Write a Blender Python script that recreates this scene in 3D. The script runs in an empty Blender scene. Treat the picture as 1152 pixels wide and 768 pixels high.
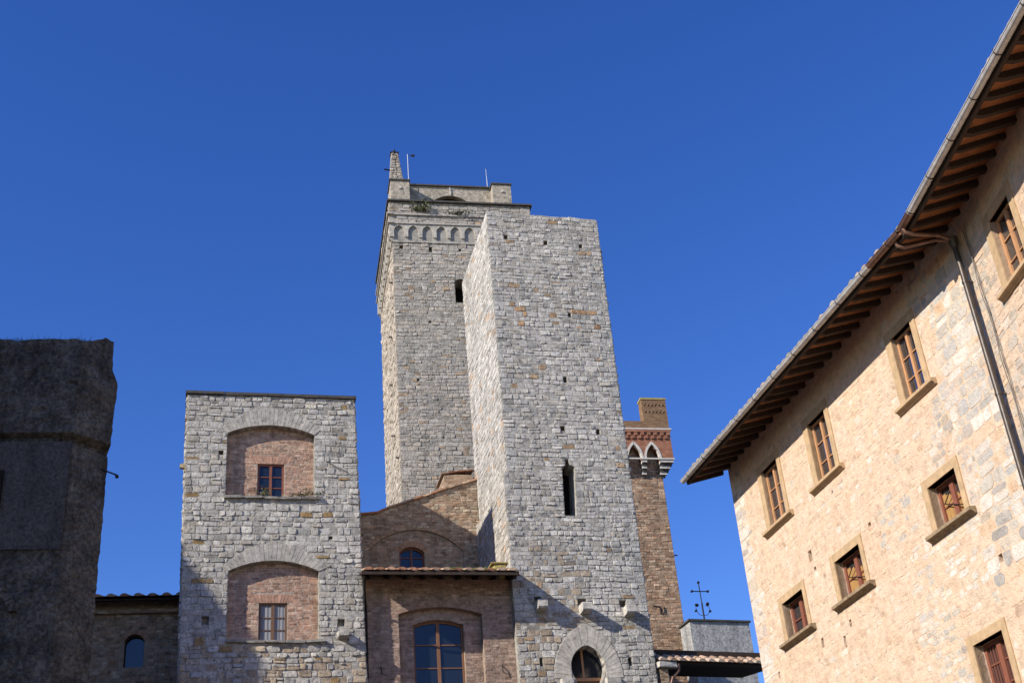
import bpy, bmesh, math, random
from mathutils import Vector, Matrix
sc = bpy.context.scene
COL = sc.collection
rad = math.radians

# ------------------------------------------------------------------ camera, sky, sun, exposure
PITCH, ROLL, FPX = rad(30.0), rad(5.0), 1470.0
_R0 = Vector((1, 0, 0)); _F = Vector((0, math.cos(PITCH), math.sin(PITCH))); _U0 = Vector((0, -math.sin(PITCH), math.cos(PITCH)))
_R = math.cos(ROLL) * _R0 - math.sin(ROLL) * _U0
_U = math.sin(ROLL) * _R0 + math.cos(ROLL) * _U0
cam = bpy.data.cameras.new('camera'); cam_o = bpy.data.objects.new('camera', cam); COL.objects.link(cam_o)
cam.sensor_width = 36.0; cam.lens = FPX / 1152 * 36.0; cam.clip_start = 0.1; cam.clip_end = 3000
cam_o.matrix_world = Matrix(((_R.x, _U.x, -_F.x, 0), (_R.y, _U.y, -_F.y, 0), (_R.z, _U.z, -_F.z, 1.6), (0, 0, 0, 1)))
sc.camera = cam_o

SUN_EL, SUN_AZ = rad(29.0), rad(232.0)          # azimuth clockwise from +Y
world = bpy.data.worlds.new('World'); sc.world = world; world.use_nodes = True
wn = world.node_tree; bg = wn.nodes['Background']
sky = wn.nodes.new('ShaderNodeTexSky'); sky.sky_type = 'NISHITA'; sky.sun_disc = False
sky.sun_elevation = SUN_EL; sky.sun_rotation = SUN_AZ
sky.altitude = 600; sky.air_density = 1.0; sky.dust_density = 0.15; sky.ozone_density = 3.0
hsv = wn.nodes.new('ShaderNodeHueSaturation'); hsv.inputs['Saturation'].default_value = 1.29; hsv.inputs['Hue'].default_value = 0.521; hsv.inputs['Value'].default_value = 1.10
wn.links.new(sky.outputs[0], hsv.inputs['Color']); wn.links.new(hsv.outputs[0], bg.inputs['Color'])
bg.inputs['Strength'].default_value = 0.125
sl = bpy.data.lights.new('sun', 'SUN'); sl.energy = 4.6; sl.angle = rad(0.5); sl.color = (1.0, 0.93, 0.82)
so = bpy.data.objects.new('sun', sl); COL.objects.link(so)
so.rotation_euler = Vector((-math.sin(SUN_AZ) * math.cos(SUN_EL), -math.cos(SUN_AZ) * math.cos(SUN_EL), -math.sin(SUN_EL))).to_track_quat('-Z', 'Y').to_euler()
so.location = (-30, -20, 60)
sc.view_settings.view_transform = 'Standard'; sc.view_settings.look = 'None'
sc.view_settings.gamma = 1.0; sc.view_settings.exposure = 0.5

# ------------------------------------------------------------------ materials
def new_mat(name):
    m = bpy.data.materials.new(name); m.use_nodes = True
    nt = m.node_tree; b = nt.nodes['Principled BSDF']
    return m, nt, b
def N(nt, kind, **kw):
    n = nt.nodes.new(kind)
    for k, v in kw.items():
        if k in n.inputs: n.inputs[k].default_value = v
        else: setattr(n, k, v)
    return n
def L(nt, a, b): nt.links.new(a, b)
def ramp(nt, src, stops):
    r = nt.nodes.new('ShaderNodeValToRGB'); e = r.color_ramp.elements
    while len(e) < len(stops): e.new(0.5)
    for i, (p, c) in enumerate(stops):
        e[i].position = p; e[i].color = (c[0], c[1], c[2], 1) if isinstance(c, (tuple, list)) else (c, c, c, 1)
    L(nt, src, r.inputs[0]); return r.outputs[0]
def mix(nt, f, a, b, mode='MIX'):
    m = nt.nodes.new('ShaderNodeMix'); m.data_type = 'RGBA'; m.blend_type = mode
    for s, v in ((0, f), (6, a), (7, b)):
        if hasattr(v, 'is_output'): L(nt, v, m.inputs[s])
        elif s == 0: m.inputs[0].default_value = v
        else: m.inputs[s].default_value = (v[0], v[1], v[2], 1)
    return m.outputs[2]
def coord(nt, what='Object', scale=(1, 1, 1)):
    t = nt.nodes.new('ShaderNodeTexCoord'); mp = nt.nodes.new('ShaderNodeMapping'); mp.inputs['Scale'].default_value = scale
    L(nt, t.outputs[what], mp.inputs[0]); return mp.outputs[0]
def noise(nt, vec, scale, detail=4, rough=0.6):
    n = N(nt, 'ShaderNodeTexNoise', Scale=scale, Detail=detail, Roughness=rough); L(nt, vec, n.inputs['Vector']); return n.outputs['Fac']
def bump(nt, b, h, strength=0.5, dist=0.02):
    bp = N(nt, 'ShaderNodeBump', Strength=strength, Distance=dist); L(nt, h, bp.inputs['Height']); L(nt, bp.outputs[0], b.inputs['Normal'])

def masonry_mat(name, stain=(0.16, 0.15, 0.13), stain_amt=0.4, pits=0.85, bstr=0.9):
    """Stone whose colour comes block by block from the mesh, mottled with lichen, pits and stains."""
    m, nt, b = new_mat(name)
    at = nt.nodes.new('ShaderNodeAttribute'); at.attribute_name = 'Col'
    v = coord(nt)
    n1 = noise(nt, v, 5.5, 7, 0.8); n2 = noise(nt, v, 0.9, 7, 0.72); n3 = noise(nt, v, 13, 4, 0.75)
    c = mix(nt, 1.0, at.outputs['Color'], ramp(nt, n1, [(0.33, 0.38), (0.44, 0.92), (0.53, 1.1), (0.67, 1.5)]), 'MULTIPLY')
    c = mix(nt, ramp(nt, n2, [(0.5, 0.0), (0.72, stain_amt)]), c, stain)
    dr = noise(nt, coord(nt, 'Object', (1.7, 1.7, 0.13)), 1.3, 5, 0.65); c = mix(nt, ramp(nt, dr, [(0.53, 0.0), (0.70, stain_amt * 0.9)]), c, stain)
    c = mix(nt, ramp(nt, n3, [(0.36, pits), (0.43, 0.0)]), c, (0.09, 0.085, 0.075))
    L(nt, c, b.inputs['Base Color']); b.inputs['Roughness'].default_value = 0.95
    b.inputs['Specular IOR Level'].default_value = 0.15
    h = nt.nodes.new('ShaderNodeMath'); h.operation = 'MULTIPLY_ADD'; L(nt, n1, h.inputs[0]); h.inputs[1].default_value = 1.6; L(nt, n3, h.inputs[2])
    bump(nt, b, h.outputs[0], bstr, 0.035)
    return m
def brick_mat(name, c1, c2, mortar, bw=0.29, bh=0.078, msize=0.012, vary=0.35, bstr=0.35):
    m, nt, b = new_mat(name)
    uv = coord(nt, 'UV')
    n0 = N(nt, 'ShaderNodeTexNoise', Scale=3.0, Detail=2); L(nt, uv, n0.inputs['Vector'])
    warp = mix(nt, 0.012, uv, n0.outputs['Color'], 'ADD')
    br = N(nt, 'ShaderNodeTexBrick', Scale=1.0); L(nt, warp, br.inputs['Vector'])
    br.inputs['Color1'].default_value = (*c1, 1); br.inputs['Color2'].default_value = (*c2, 1); br.inputs['Mortar'].default_value = (*mortar, 1)
    br.inputs['Mortar Size'].default_value = msize; br.inputs['Mortar Smooth'].default_value = 0.3
    br.inputs['Brick Width'].default_value = bw; br.inputs['Row Height'].default_value = bh; br.inputs['Bias'].default_value = 0.0
    v = coord(nt); n1 = noise(nt, v, 1.3, 6, 0.65); n2 = noise(nt, v, 14, 5, 0.7)
    st = coord(nt, 'Object', (9, 9, 34)); n3 = noise(nt, st, 0.42, 1, 0.5)
    c = mix(nt, vary, br.outputs['Color'], ramp(nt, n3, [(0.3, 0.55), (0.5, 1.0), (0.7, 1.45)]), 'MULTIPLY')
    c = mix(nt, 0.8, c, ramp(nt, n2, [(0.25, 0.6), (0.55, 1.05), (0.8, 1.3)]), 'MULTIPLY')
    c = mix(nt, ramp(nt, n1, [(0.52, 0.0), (0.75, 0.45)]), c, (0.17, 0.14, 0.115))
    L(nt, c, b.inputs['Base Color']); b.inputs['Roughness'].default_value = 0.93; b.inputs['Specular IOR Level'].default_value = 0.15
    inv = N(nt, 'ShaderNodeMath', operation='MULTIPLY_ADD'); L(nt, br.outputs['Fac'], inv.inputs[0]); inv.inputs[1].default_value = -0.7; L(nt, n2, inv.inputs[2])
    bump(nt, b, inv.outputs[0], bstr, 0.02)
    return m
def plain_mat(name, col, rough=0.8, var=0.3, scale=6, metal=0.0, spec=0.3, stretch=(1, 1, 1), bstr=0.25, attr=False):
    m, nt, b = new_mat(name); v = coord(nt, 'Object', stretch)
    n1 = noise(nt, v, scale, 6, 0.65)
    base = col
    if attr:
        a = nt.nodes.new('ShaderNodeAttribute'); a.attribute_name = 'Col'; base = a.outputs['Color']
    c = mix(nt, 1.0, base, ramp(nt, n1, [(0.25, 1 - var), (0.75, 1 + var)]), 'MULTIPLY')
    L(nt, c, b.inputs['Base Color']); b.inputs['Roughness'].default_value = rough; b.inputs['Metallic'].default_value = metal
    b.inputs['Specular IOR Level'].default_value = spec
    if bstr: bump(nt, b, n1, bstr, 0.02)
    return m
def rough_plaster(name, c1, c2, c3, s1=1.1, s2=8.0, lo=0.5, hi=1.5):
    m, nt, b = new_mat(name); v = coord(nt)
    a = noise(nt, v, s1, 7, 0.68); d = noise(nt, v, s2, 6, 0.75); e = noise(nt, v, 30, 4, 0.7)
    drip = noise(nt, coord(nt, 'Object', (1.6, 1.6, 0.16)), 1.5, 5, 0.6)
    c = mix(nt, ramp(nt, a, [(0.35, 0.0), (0.65, 1.0)]), c1, c2)
    c = mix(nt, ramp(nt, drip, [(0.5, 0.0), (0.7, 0.75)]), c, c3)
    c = mix(nt, 1.0, c, ramp(nt, d, [(0.32, lo), (0.5, 1.0), (0.7, hi)]), 'MULTIPLY')
    L(nt, c, b.inputs['Base Color']); b.inputs['Roughness'].default_value = 0.96; b.inputs['Specular IOR Level'].default_value = 0.1
    h = N(nt, 'ShaderNodeMath', operation='MULTIPLY_ADD'); L(nt, d, h.inputs[0]); h.inputs[1].default_value = 1.5; L(nt, e, h.inputs[2])
    bump(nt, b, h.outputs[0], 0.9, 0.05)
    return m
def washed_mat(name):
    """Old limewash over rubble: block colours from the mesh under uneven peach wash."""
    m, nt, b = new_mat(name); v = coord(nt)
    at = nt.nodes.new('ShaderNodeAttribute'); at.attribute_name = 'Col'
    n1 = noise(nt, v, 1.0, 6, 0.65); n2 = noise(nt, v, 6.0, 6, 0.7); n3 = noise(nt, v, 26, 4, 0.7); n4 = noise(nt, v, 2.7, 4, 0.6)
    sp = nt.nodes.new('ShaderNodeSeparateColor'); L(nt, at.outputs['Color'], sp.inputs[0])
    sb = N(nt, 'ShaderNodeMath', operation='SUBTRACT'); L(nt, sp.outputs[0], sb.inputs[0]); L(nt, sp.outputs[2], sb.inputs[1])
    mk = N(nt, 'ShaderNodeMath', operation='MULTIPLY'); L(nt, ramp(nt, sb.outputs[0], [(0.16, 0.25), (0.28, 1.0)]), mk.inputs[0]); L(nt, ramp(nt, n4, [(0.38, 0.25), (0.6, 0.85)]), mk.inputs[1])
    c = mix(nt, mk.outputs[0], at.outputs['Color'], (0.69, 0.525, 0.385))
    n5 = noise(nt, v, 2.1, 7, 0.75); c = mix(nt, ramp(nt, n5, [(0.52, 0.0), (0.64, 0.5)]), c, (0.72, 0.62, 0.51))
    n6 = noise(nt, coord(nt, 'Object', (2.2, 2.2, 0.35)), 1.4, 6, 0.7); c = mix(nt, ramp(nt, n6, [(0.56, 0.0), (0.72, 0.35)]), c, (0.40, 0.29, 0.20))
    c = mix(nt, ramp(nt, n1, [(0.5, 0.0), (0.7, 0.4)]), c, (0.64, 0.43, 0.30))
    c = mix(nt, 1.0, c, ramp(nt, n2, [(0.25, 0.72), (0.5, 1.0), (0.8, 1.14)]), 'MULTIPLY')
    c = mix(nt, ramp(nt, n3, [(0.29, 0.5), (0.38, 0.0)]), c, (0.25, 0.17, 0.11))
    L(nt, c, b.inputs['Base Color']); b.inputs['Roughness'].default_value = 0.95; b.inputs['Specular IOR Level'].default_value = 0.1
    h = N(nt, 'ShaderNodeMath', operation='MULTIPLY_ADD'); L(nt, n2, h.inputs[0]); h.inputs[1].default_value = 1.8; L(nt, n3, h.inputs[2])
    bump(nt, b, h.outputs[0], 0.8, 0.035)
    return m

M = {}
M['stone'] = masonry_mat('grey limestone masonry')
M['stone_smooth'] = masonry_mat('dressed limestone', stain_amt=0.25, pits=0.25, bstr=0.35)
M['wash'] = washed_mat('peach limewash over rubble')
M['brick_blocks'] = masonry_mat('old bricks laid singly', stain=(0.15, 0.12, 0.09), stain_amt=0.45, pits=0.45, bstr=0.6)
M['brick_pink'] = brick_mat('pink brick infill', (0.40, 0.235, 0.165), (0.50, 0.32, 0.235), (0.46, 0.36, 0.28))
M['brick_house'] = brick_mat('dull pink brick', (0.29, 0.19, 0.14), (0.37, 0.255, 0.195), (0.33, 0.25, 0.195), bstr=0.55)
M['brick_brown'] = brick_mat('old brown brick', (0.26, 0.165, 0.10), (0.42, 0.30, 0.20), (0.36, 0.30, 0.22), bh=0.10, bw=0.3, vary=.6, bstr=0.6)
M['brick_tower'] = brick_mat('orange brown tower brick', (0.25, 0.135, 0.08), (0.37, 0.23, 0.14), (0.31, 0.22, 0.15), bh=0.12, bw=0.36, msize=0.02, vary=.6)
M['merlon'] = brick_mat('dark weathered brick', (0.20, 0.11, 0.06), (0.27, 0.165, 0.09), (0.2, 0.15, 0.1), bh=0.10, bw=0.3)
M['brick_red'] = brick_mat('red parapet brick', (0.29, 0.11, 0.065), (0.36, 0.165, 0.10), (0.26, 0.15, 0.10), bh=0.10, bw=0.3)
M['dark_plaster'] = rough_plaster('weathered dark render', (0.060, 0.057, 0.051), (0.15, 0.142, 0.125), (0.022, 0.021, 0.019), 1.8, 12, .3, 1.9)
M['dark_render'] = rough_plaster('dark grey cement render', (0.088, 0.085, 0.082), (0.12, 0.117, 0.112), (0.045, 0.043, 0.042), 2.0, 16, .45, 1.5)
M['grey_render'] = rough_plaster('coarse grey render', (0.36, 0.36, 0.36), (0.46, 0.46, 0.45), (0.24, 0.24, 0.24), 2.0, 10, .4, 1.5)
M['beige_render'] = rough_plaster('beige render', (0.36, 0.32, 0.255), (0.44, 0.39, 0.32), (0.30, 0.27, 0.22), 1.5, 6)
M['tan_stone'] = plain_mat('tan sandstone', (0.45, 0.315, 0.185), 0.9, 0.25, 5, bstr=0.3, spec=0.1)
M['sill_stone'] = plain_mat('dark weathered sandstone', (0.27, 0.20, 0.125), 0.9, 0.45, 9, bstr=0.4, spec=0.1)
M['tile'] = plain_mat('terracotta tile', None, 0.9, 0.45, 9, attr=True, spec=0.15, bstr=0.4)
M['dark_wood'] = plain_mat('dark aged timber', (0.045, 0.03, 0.022), 0.85, 0.4, 8, stretch=(3, 3, 1))
M['orange_wood'] = plain_mat('varnished orange timber', (0.48, 0.25, 0.12), 0.6, 0.3, 10, stretch=(4, 4, 0.6))
M['red_wood'] = plain_mat('red brown window timber', (0.21, 0.075, 0.045), 0.6, 0.3, 10, stretch=(4, 4, 0.6))
M['mid_wood'] = plain_mat('brown varnished timber', (0.20, 0.10, 0.055), 0.6, 0.3, 10, stretch=(4, 4, 0.6))
M['brown_wood'] = plain_mat('brown window timber', (0.15, 0.085, 0.05), 0.6, 0.3, 10, stretch=(4, 4, 0.6))
M['soffit'] = plain_mat('terracotta soffit tile', (0.31, 0.125, 0.055), 0.9, 0.35, 4, spec=0.1)
M['zinc'] = plain_mat('weathered zinc', (0.55, 0.53, 0.51), 0.5, 0.3, 5, metal=0.25)
M['copper'] = plain_mat('brown copper', (0.20, 0.115, 0.085), 0.5, 0.35, 6, metal=0.5)
M['pipe_dark'] = plain_mat('dark patinated pipe', (0.085, 0.072, 0.062), 0.45, 0.4, 5, metal=0.5)
M['iron'] = plain_mat('black iron', (0.022, 0.02, 0.02), 0.6, 0.3, 8, metal=0.3)
M['pale_metal'] = plain_mat('pale galvanised metal', (0.5, 0.5, 0.5), 0.5, 0.2, 8, metal=0.3)
M['dark_slab'] = plain_mat('dark capping slab', (0.07, 0.065, 0.06), 0.9, 0.4, 5)
M['curtain'] = plain_mat('grey net curtain', (0.24, 0.245, 0.26), 0.9, 0.2, 3, stretch=(14, 14, 0.4))
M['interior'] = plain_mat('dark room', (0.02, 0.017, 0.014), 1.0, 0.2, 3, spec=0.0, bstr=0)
M['plank'] = plain_mat('ochre plank shutter', (0.36, 0.20, 0.07), 0.7, 0.4, 6, stretch=(7, 7, 0.5))
M['white'] = plain_mat('white stone trim', (0.56, 0.53, 0.48), 0.85, 0.2, 8, spec=0.2)
M['cable'] = plain_mat('grey cable', (0.16, 0.14, 0.12), 0.7, 0.3, 10)
M['paving'] = brick_mat('herringbone brick paving', (0.14, 0.095, 0.07), (0.18, 0.125, 0.095), (0.13, 0.11, 0.09), bw=0.24, bh=0.12)
M['ochre_render'] = rough_plaster('ochre house render', (0.40, 0.30, 0.19), (0.46, 0.36, 0.24), (0.32, 0.25, 0.17))
M['moss'] = plain_mat('mossy yellow stone', (0.33, 0.27, 0.10), 0.95, 0.45, 9)
def leaf_mat(name, col):
    m, nt, b = new_mat(name); a = nt.nodes.new('ShaderNodeAttribute'); a.attribute_name = 'Col'
    L(nt, a.outputs['Color'], b.inputs['Base Color']); b.inputs['Roughness'].default_value = 0.7; return m
M['leaf'] = leaf_mat('small leaves', None)
m, nt, b = new_mat('dark window glass'); b.inputs['Base Color'].default_value = (0.012, 0.016, 0.025, 1); b.inputs['Roughness'].default_value = 0.06
b.inputs['IOR'].default_value = 1.6
bump(nt, b, noise(nt, coord(nt), 1.6, 2, 0.5), 0.06, 0.05); M['glass'] = m
m = m.copy(); m.name = 'old blown glass'; m.node_tree.nodes['Principled BSDF'].inputs['IOR'].default_value = 2.7; M['glass_old'] = m

# ------------------------------------------------------------------ geometry helpers
class Fr:
    """A facade: u runs right as seen from outside, n runs into the building, z is height."""
    def __init__(s, ox, oy, az, k=1.0, lean=(0.0, 0.0)):
        a = rad(az); s.az = az; s.k = k; s.lean = lean; s.u = Vector((math.sin(a), math.cos(a), 0)); s.n = Vector((-s.u.y, s.u.x, 0)); s.o = Vector((ox, oy, 0))
    def P(s, u, n, z):
        n = n + s.lean[0] * (z - s.lean[1])
        return s.o + s.u * (u * s.k) + s.n * (n * s.k) + Vector((0, 0, 1.6 + (z - 1.6) * s.k))
    def off(s, u=0, n=0):
        p = s.P(u, n, 0); return Fr(p.x, p.y, s.az, s.k)
    def left(s, u=0, lean=(0.0, 0.0)):                      # frame of the left-hand side wall, u' = -n
        p = s.P(u, 0, 0); return Fr(p.x, p.y, s.az + 90, s.k, lean)
    def right(s, u=0, lean=(0.0, 0.0)):                     # right-hand side wall, u' = +n
        p = s.P(u, 0, 0); return Fr(p.x, p.y, s.az - 90, s.k, lean)

class MB:
    def __init__(s): s.v = []; s.f = []; s.c = []; s.smooth = []
    def add(s, verts, faces, col=(0.5, 0.5, 0.5), sm=False):
        k = len(s.v); s.v += [tuple(p) for p in verts]
        for f in faces: s.f.append([k + i for i in f]); s.c.append(col); s.smooth.append(sm)
    def prism(s, fr, pts, n0, n1, col=(0.5, 0.5, 0.5)):
        k = len(pts)
        vs = [fr.P(u, n0, z) for u, z in pts] + [fr.P(u, n1, z) for u, z in pts]
        s.add(vs, [list(range(k)), list(range(2 * k - 1, k - 1, -1))] + [[i, i + k, (i + 1) % k + k, (i + 1) % k] for i in range(k)], col)
    def box(s, fr, u0, u1, n0, n1, z0, z1, col=(0.5, 0.5, 0.5)):
        s.prism(fr, [(u0, z0), (u1, z0), (u1, z1), (u0, z1)], n0, n1, col)
    def hexa(s, p, col=(0.5, 0.5, 0.5)):   # 8 points: bottom 4, top 4
        s.add(p, [[3, 2, 1, 0], [4, 5, 6, 7], [0, 1, 5, 4], [1, 2, 6, 5], [2, 3, 7, 6], [3, 0, 4, 7]], col)
    def tube(s, pts, r, seg=8, col=(0.5, 0.5, 0.5), cap=True):
        pts = [Vector(p) for p in pts]; rings = []
        rr = r if isinstance(r, (list, tuple)) else [r] * len(pts)
        for i, p in enumerate(pts):
            d = (pts[min(i + 1, len(pts) - 1)] - pts[max(i - 1, 0)]).normalized()
            a = d.orthogonal().normalized() if i == 0 else (rings[-1][1] - d * rings[-1][1].dot(d)).normalized()
            rings.append((p, a, d.cross(a), rr[i]))
        vs = [p + (a * math.cos(2 * math.pi * j / seg) + b_ * math.sin(2 * math.pi * j / seg)) * q for p, a, b_, q in rings for j in range(seg)]
        fs = [[i * seg + j, i * seg + (j + 1) % seg, (i + 1) * seg + (j + 1) % seg, (i + 1) * seg + j] for i in range(len(pts) - 1) for j in range(seg)]
        s.add(vs, fs, col, True)
        if cap:
            s.add(vs[:seg], [list(range(seg))[::-1]], col); s.add(vs[-seg:], [list(range(seg))], col)
    def mesh(s, me, col):
        k = len(s.v); s.v += [tuple(v.co) for v in me.vertices]
        for p in me.polygons: s.f.append([k + i for i in p.vertices]); s.c.append(col); s.smooth.append(False)
    def build(s, name, mat, root=None, fr=None, recalc=True):
        off = Vector(root_world(root)) if root else Vector((0, 0, 0))
        me = bpy.data.meshes.new(name)
        me.from_pydata([tuple(Vector(p) - off) for p in s.v], [], s.f)
        at = me.color_attributes.new('Col', 'FLOAT_COLOR', 'CORNER')
        buf = []
        for f, c in zip(s.f, s.c): buf += [c[0], c[1], c[2], 1.0] * len(f)
        at.data.foreach_set('color', buf)
        me.polygons.foreach_set('use_smooth', s.smooth)
        if recalc:
            bm = bmesh.new(); bm.from_mesh(me); bmesh.ops.recalc_face_normals(bm, faces=bm.faces); bm.to_mesh(me); bm.free()
        if fr:
            uvl = me.uv_layers.new(name='UVMap')
            for p in me.polygons:
                du, dn, dz = abs(p.normal.dot(fr.u)), abs(p.normal.dot(fr.n)), abs(p.normal.z)
                for li in p.loop_indices:
                    co = me.vertices[me.loops[li].vertex_index].co + off - fr.o
                    a, b_ = (co.dot(fr.u), co.z) if dn >= max(du, dz) else ((co.dot(fr.n), co.z) if du >= dz else (co.dot(fr.u), co.dot(fr.n)))
                    uvl.data[li].uv = (a, b_)
        me.materials.append(mat)
        o = bpy.data.objects.new(name, me); COL.objects.link(o)
        if root: o.parent = root
        return o

def root_world(o):
    p = Vector((0, 0, 0))
    while o: p += o.location; o = o.parent
    return p
def thing(name, label, cat, loc, group=None):
    o = bpy.data.objects.new(name, None); COL.objects.link(o); o.location = loc; o.empty_display_size = 0.3
    o['label'] = label; o['category'] = cat
    if group: o['group'] = group
    return o
def tag(o, label, cat, group=None):
    o['label'] = label; o['category'] = cat
    if group: o['group'] = group
    return o

def carve(solid, cutters):
    """Boolean difference of two MBs -> MB-ready mesh."""
    a = solid.build('solid_tmp', M['stone']); b_ = cutters.build('cut_tmp', M['stone'])
    md = a.modifiers.new('b', 'BOOLEAN'); md.operation = 'DIFFERENCE'; md.solver = 'EXACT'; md.object = b_
    dg = bpy.context.evaluated_depsgraph_get(); dg.update()
    me = bpy.data.meshes.new_from_object(a.evaluated_get(dg))
    for o in (a, b_):
        d = o.data; bpy.data.objects.remove(o); bpy.data.meshes.remove(d)
    return me
def carved(fr, pts, n0, n1, cuts, col):
    """cuts: (outline, n from, n to)."""
    s = MB(); s.prism(fr, pts, n0, n1); c = MB()
    for q, a, b_ in cuts: c.prism(fr, q, a, b_)
    mb = MB(); mb.mesh(carve(s, c), col); return mb
def rect(u0, u1, z0, z1): return [(u0, z0), (u1, z0), (u1, z1), (u0, z1)]
def arc(u0, u1, zs, zt, k=12):             # segmental arch, left spring to right spring
    w = (u1 - u0) / 2; h = zt - zs; R = (w * w + h * h) / (2 * h); c = (u0 + u1) / 2; a = math.asin(min(1, w / R)); 
    if h > w: a = math.pi - a
    return [(c - R * math.sin(a - 2 * a * i / k), zt - R + R * math.cos(a - 2 * a * i / k)) for i in range(k + 1)]
def pointed(u0, u1, zs, zt, k=6):          # pointed arch
    w = (u1 - u0) / 2; h = zt - zs; R = (w * w + h * h) / (2 * w); c = (u0 + u1) / 2; e = math.asin(min(1, h / R))
    lft = [(u0 + R - R * math.cos(e * i / k), zs + R * math.sin(e * i / k)) for i in range(k + 1)]
    return lft + [(2 * c - u, z) for u, z in lft[:-1][::-1]]
def opening(top, z0): return [(top[0][0], z0), (top[-1][0], z0)] + top[::-1]
def span_of(poly):
    """z -> intervals of u inside a polygon, for leaving blocks out of openings."""
    def fn(z):
        xs = []
        for (a, b_), (c, d) in zip(poly, poly[1:] + poly[:1]):
            if (b_ <= z) != (d <= z): xs.append(a + (c - a) * (z - b_) / (d - b_))
        xs.sort(); return list(zip(xs[::2], xs[1::2]))
    zz = [p[1] for p in poly]
    return fn, min(zz), max(zz)

def stones(mb, fr, z0, z1, span, holes, hr, wr, rng, colfn, n0=0.0, depth=(0.015, 0.05), gap=0.012, chamfer=0.035, big=0.0, rows=None):
    """Courses of separate, uneven blocks laid against the mortar face of a wall."""
    hs = [span_of(h) for h in holes]
    z = z0
    while z < z1 - 0.05:
        h = rng.uniform(*hr)
        if z + h > z1 - 0.08: h = z1 - z
        zm = z + h / 2
        a, b_ = span(zm); free = [(a, b_)]
        for fn, lo, hi in hs:
            if hi < z or lo > z + h: continue
            ivs = fn(min(max(zm, lo + 1e-4), hi - 1e-4)) + fn(min(max(z + .02, lo + 1e-4), hi - 1e-4)) + fn(min(max(z + h - .02, lo + 1e-4), hi - 1e-4))
            for p, q in ivs:
                nf = []
                for c, d in free:
                    if q <= c or p >= d: nf.append((c, d)); continue
                    if p - c > 0.04: nf.append((c, p))
                    if d - q > 0.04: nf.append((q, d))
                free = nf
        for c, d in free:
            u = c
            while u < d - 0.01:
                w = rng.uniform(*wr)
                if d - (u + w) < wr[0] * 0.7: w = d - u
                if w > wr[1] * 1.5: w *= 0.5
                r = rng.random()
                if r < 0.16 and h > 0.17:              # two thin stones in one course
                    q = z + h * rng.uniform(0.35, 0.65)
                    block(mb, fr, u, u + w, z, q, n0, rng, colfn(rng, u + w / 2, zm), depth, gap, chamfer)
                    block(mb, fr, u, u + w, q, z + h, n0, rng, colfn(rng, u + w / 2, zm), depth, gap, chamfer)
                elif r < 0.20: pass_col = None; block(mb, fr, u, u + w, z, z + h, n0, rng, mulc(colfn(rng, u + w / 2, zm), 0.8), (0.001, 0.004), gap, chamfer)
                else: block(mb, fr, u, u + w, z, z + h, n0, rng, colfn(rng, u + w / 2, zm), depth, gap, chamfer)
                u += w
        z += h
WAVE = 0.014
def block(mb, fr, u0, u1, z0, z1, n0, rng, col, depth, gap, chamfer):
    g = gap * rng.uniform(0.4, 1.2); w = u1 - u0; h = z1 - z0
    j = lambda s: rng.uniform(-s, s)
    c = [min(chamfer * rng.uniform(0.2, 1.6), w * 0.3, h * 0.3) for _ in range(4)]
    jz = min(0.010, h * 0.05); ju = min(0.014, w * 0.04)
    A = [u0 + g + abs(j(ju)), u1 - g - abs(j(ju))]; Z = [z0 + g + abs(j(jz)), z1 - g - abs(j(jz))]
    o8 = [(A[0] + c[0], Z[0]), (A[1] - c[1], Z[0] + j(jz) * .6), (A[1], Z[0] + c[1]), (A[1] + j(ju) * .5, Z[1] - c[2]), (A[1] - c[2], Z[1]), (A[0] + c[3], Z[1] + j(jz) * .6), (A[0], Z[1] - c[3]), (A[0] + j(ju) * .5, Z[0] + c[0])]
    d = rng.uniform(*depth); tl_ = min(0.6 * abs(d), 0.022); tu, tz = j(tl_), j(tl_); mu, mz = (u0 + u1) / 2, (z0 + z1) / 2
    ins = min(0.006 + 0.45 * abs(d), w * .2, h * .2)
    wv = lambda u, z: z + WAVE * (math.sin(u * 1.9 + z * 1.3) + 0.6 * math.sin(u * 4.3 - z * 2.1 + 1.7))
    ring = []
    for (u, z) in o8:
        du, dz = (mu - u), (mz - z); l = math.hypot(du, dz) or 1
        ring.append(fr.P(u + du / l * ins, n0 - d - tu * (u - mu) / w * 2 - tz * (z - mz) / h * 2 + j(min(0.15 * abs(d), 0.007)), wv(u, z + dz / l * ins)))
    vs = [fr.P(u, n0 + 0.015, wv(u, z)) for u, z in o8] + ring + [fr.P(mu + j(w * .15), n0 - d - abs(j(min(0.25 * abs(d), .02))), wv(mu, mz + j(h * .15)))]
    fs = [[i, (i + 1) % 8, 8 + (i + 1) % 8, 8 + i] for i in range(8)] + [[8 + i, 8 + (i + 1) % 8, 16] for i in range(8)]
    mb.add(vs, fs, col)
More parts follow.
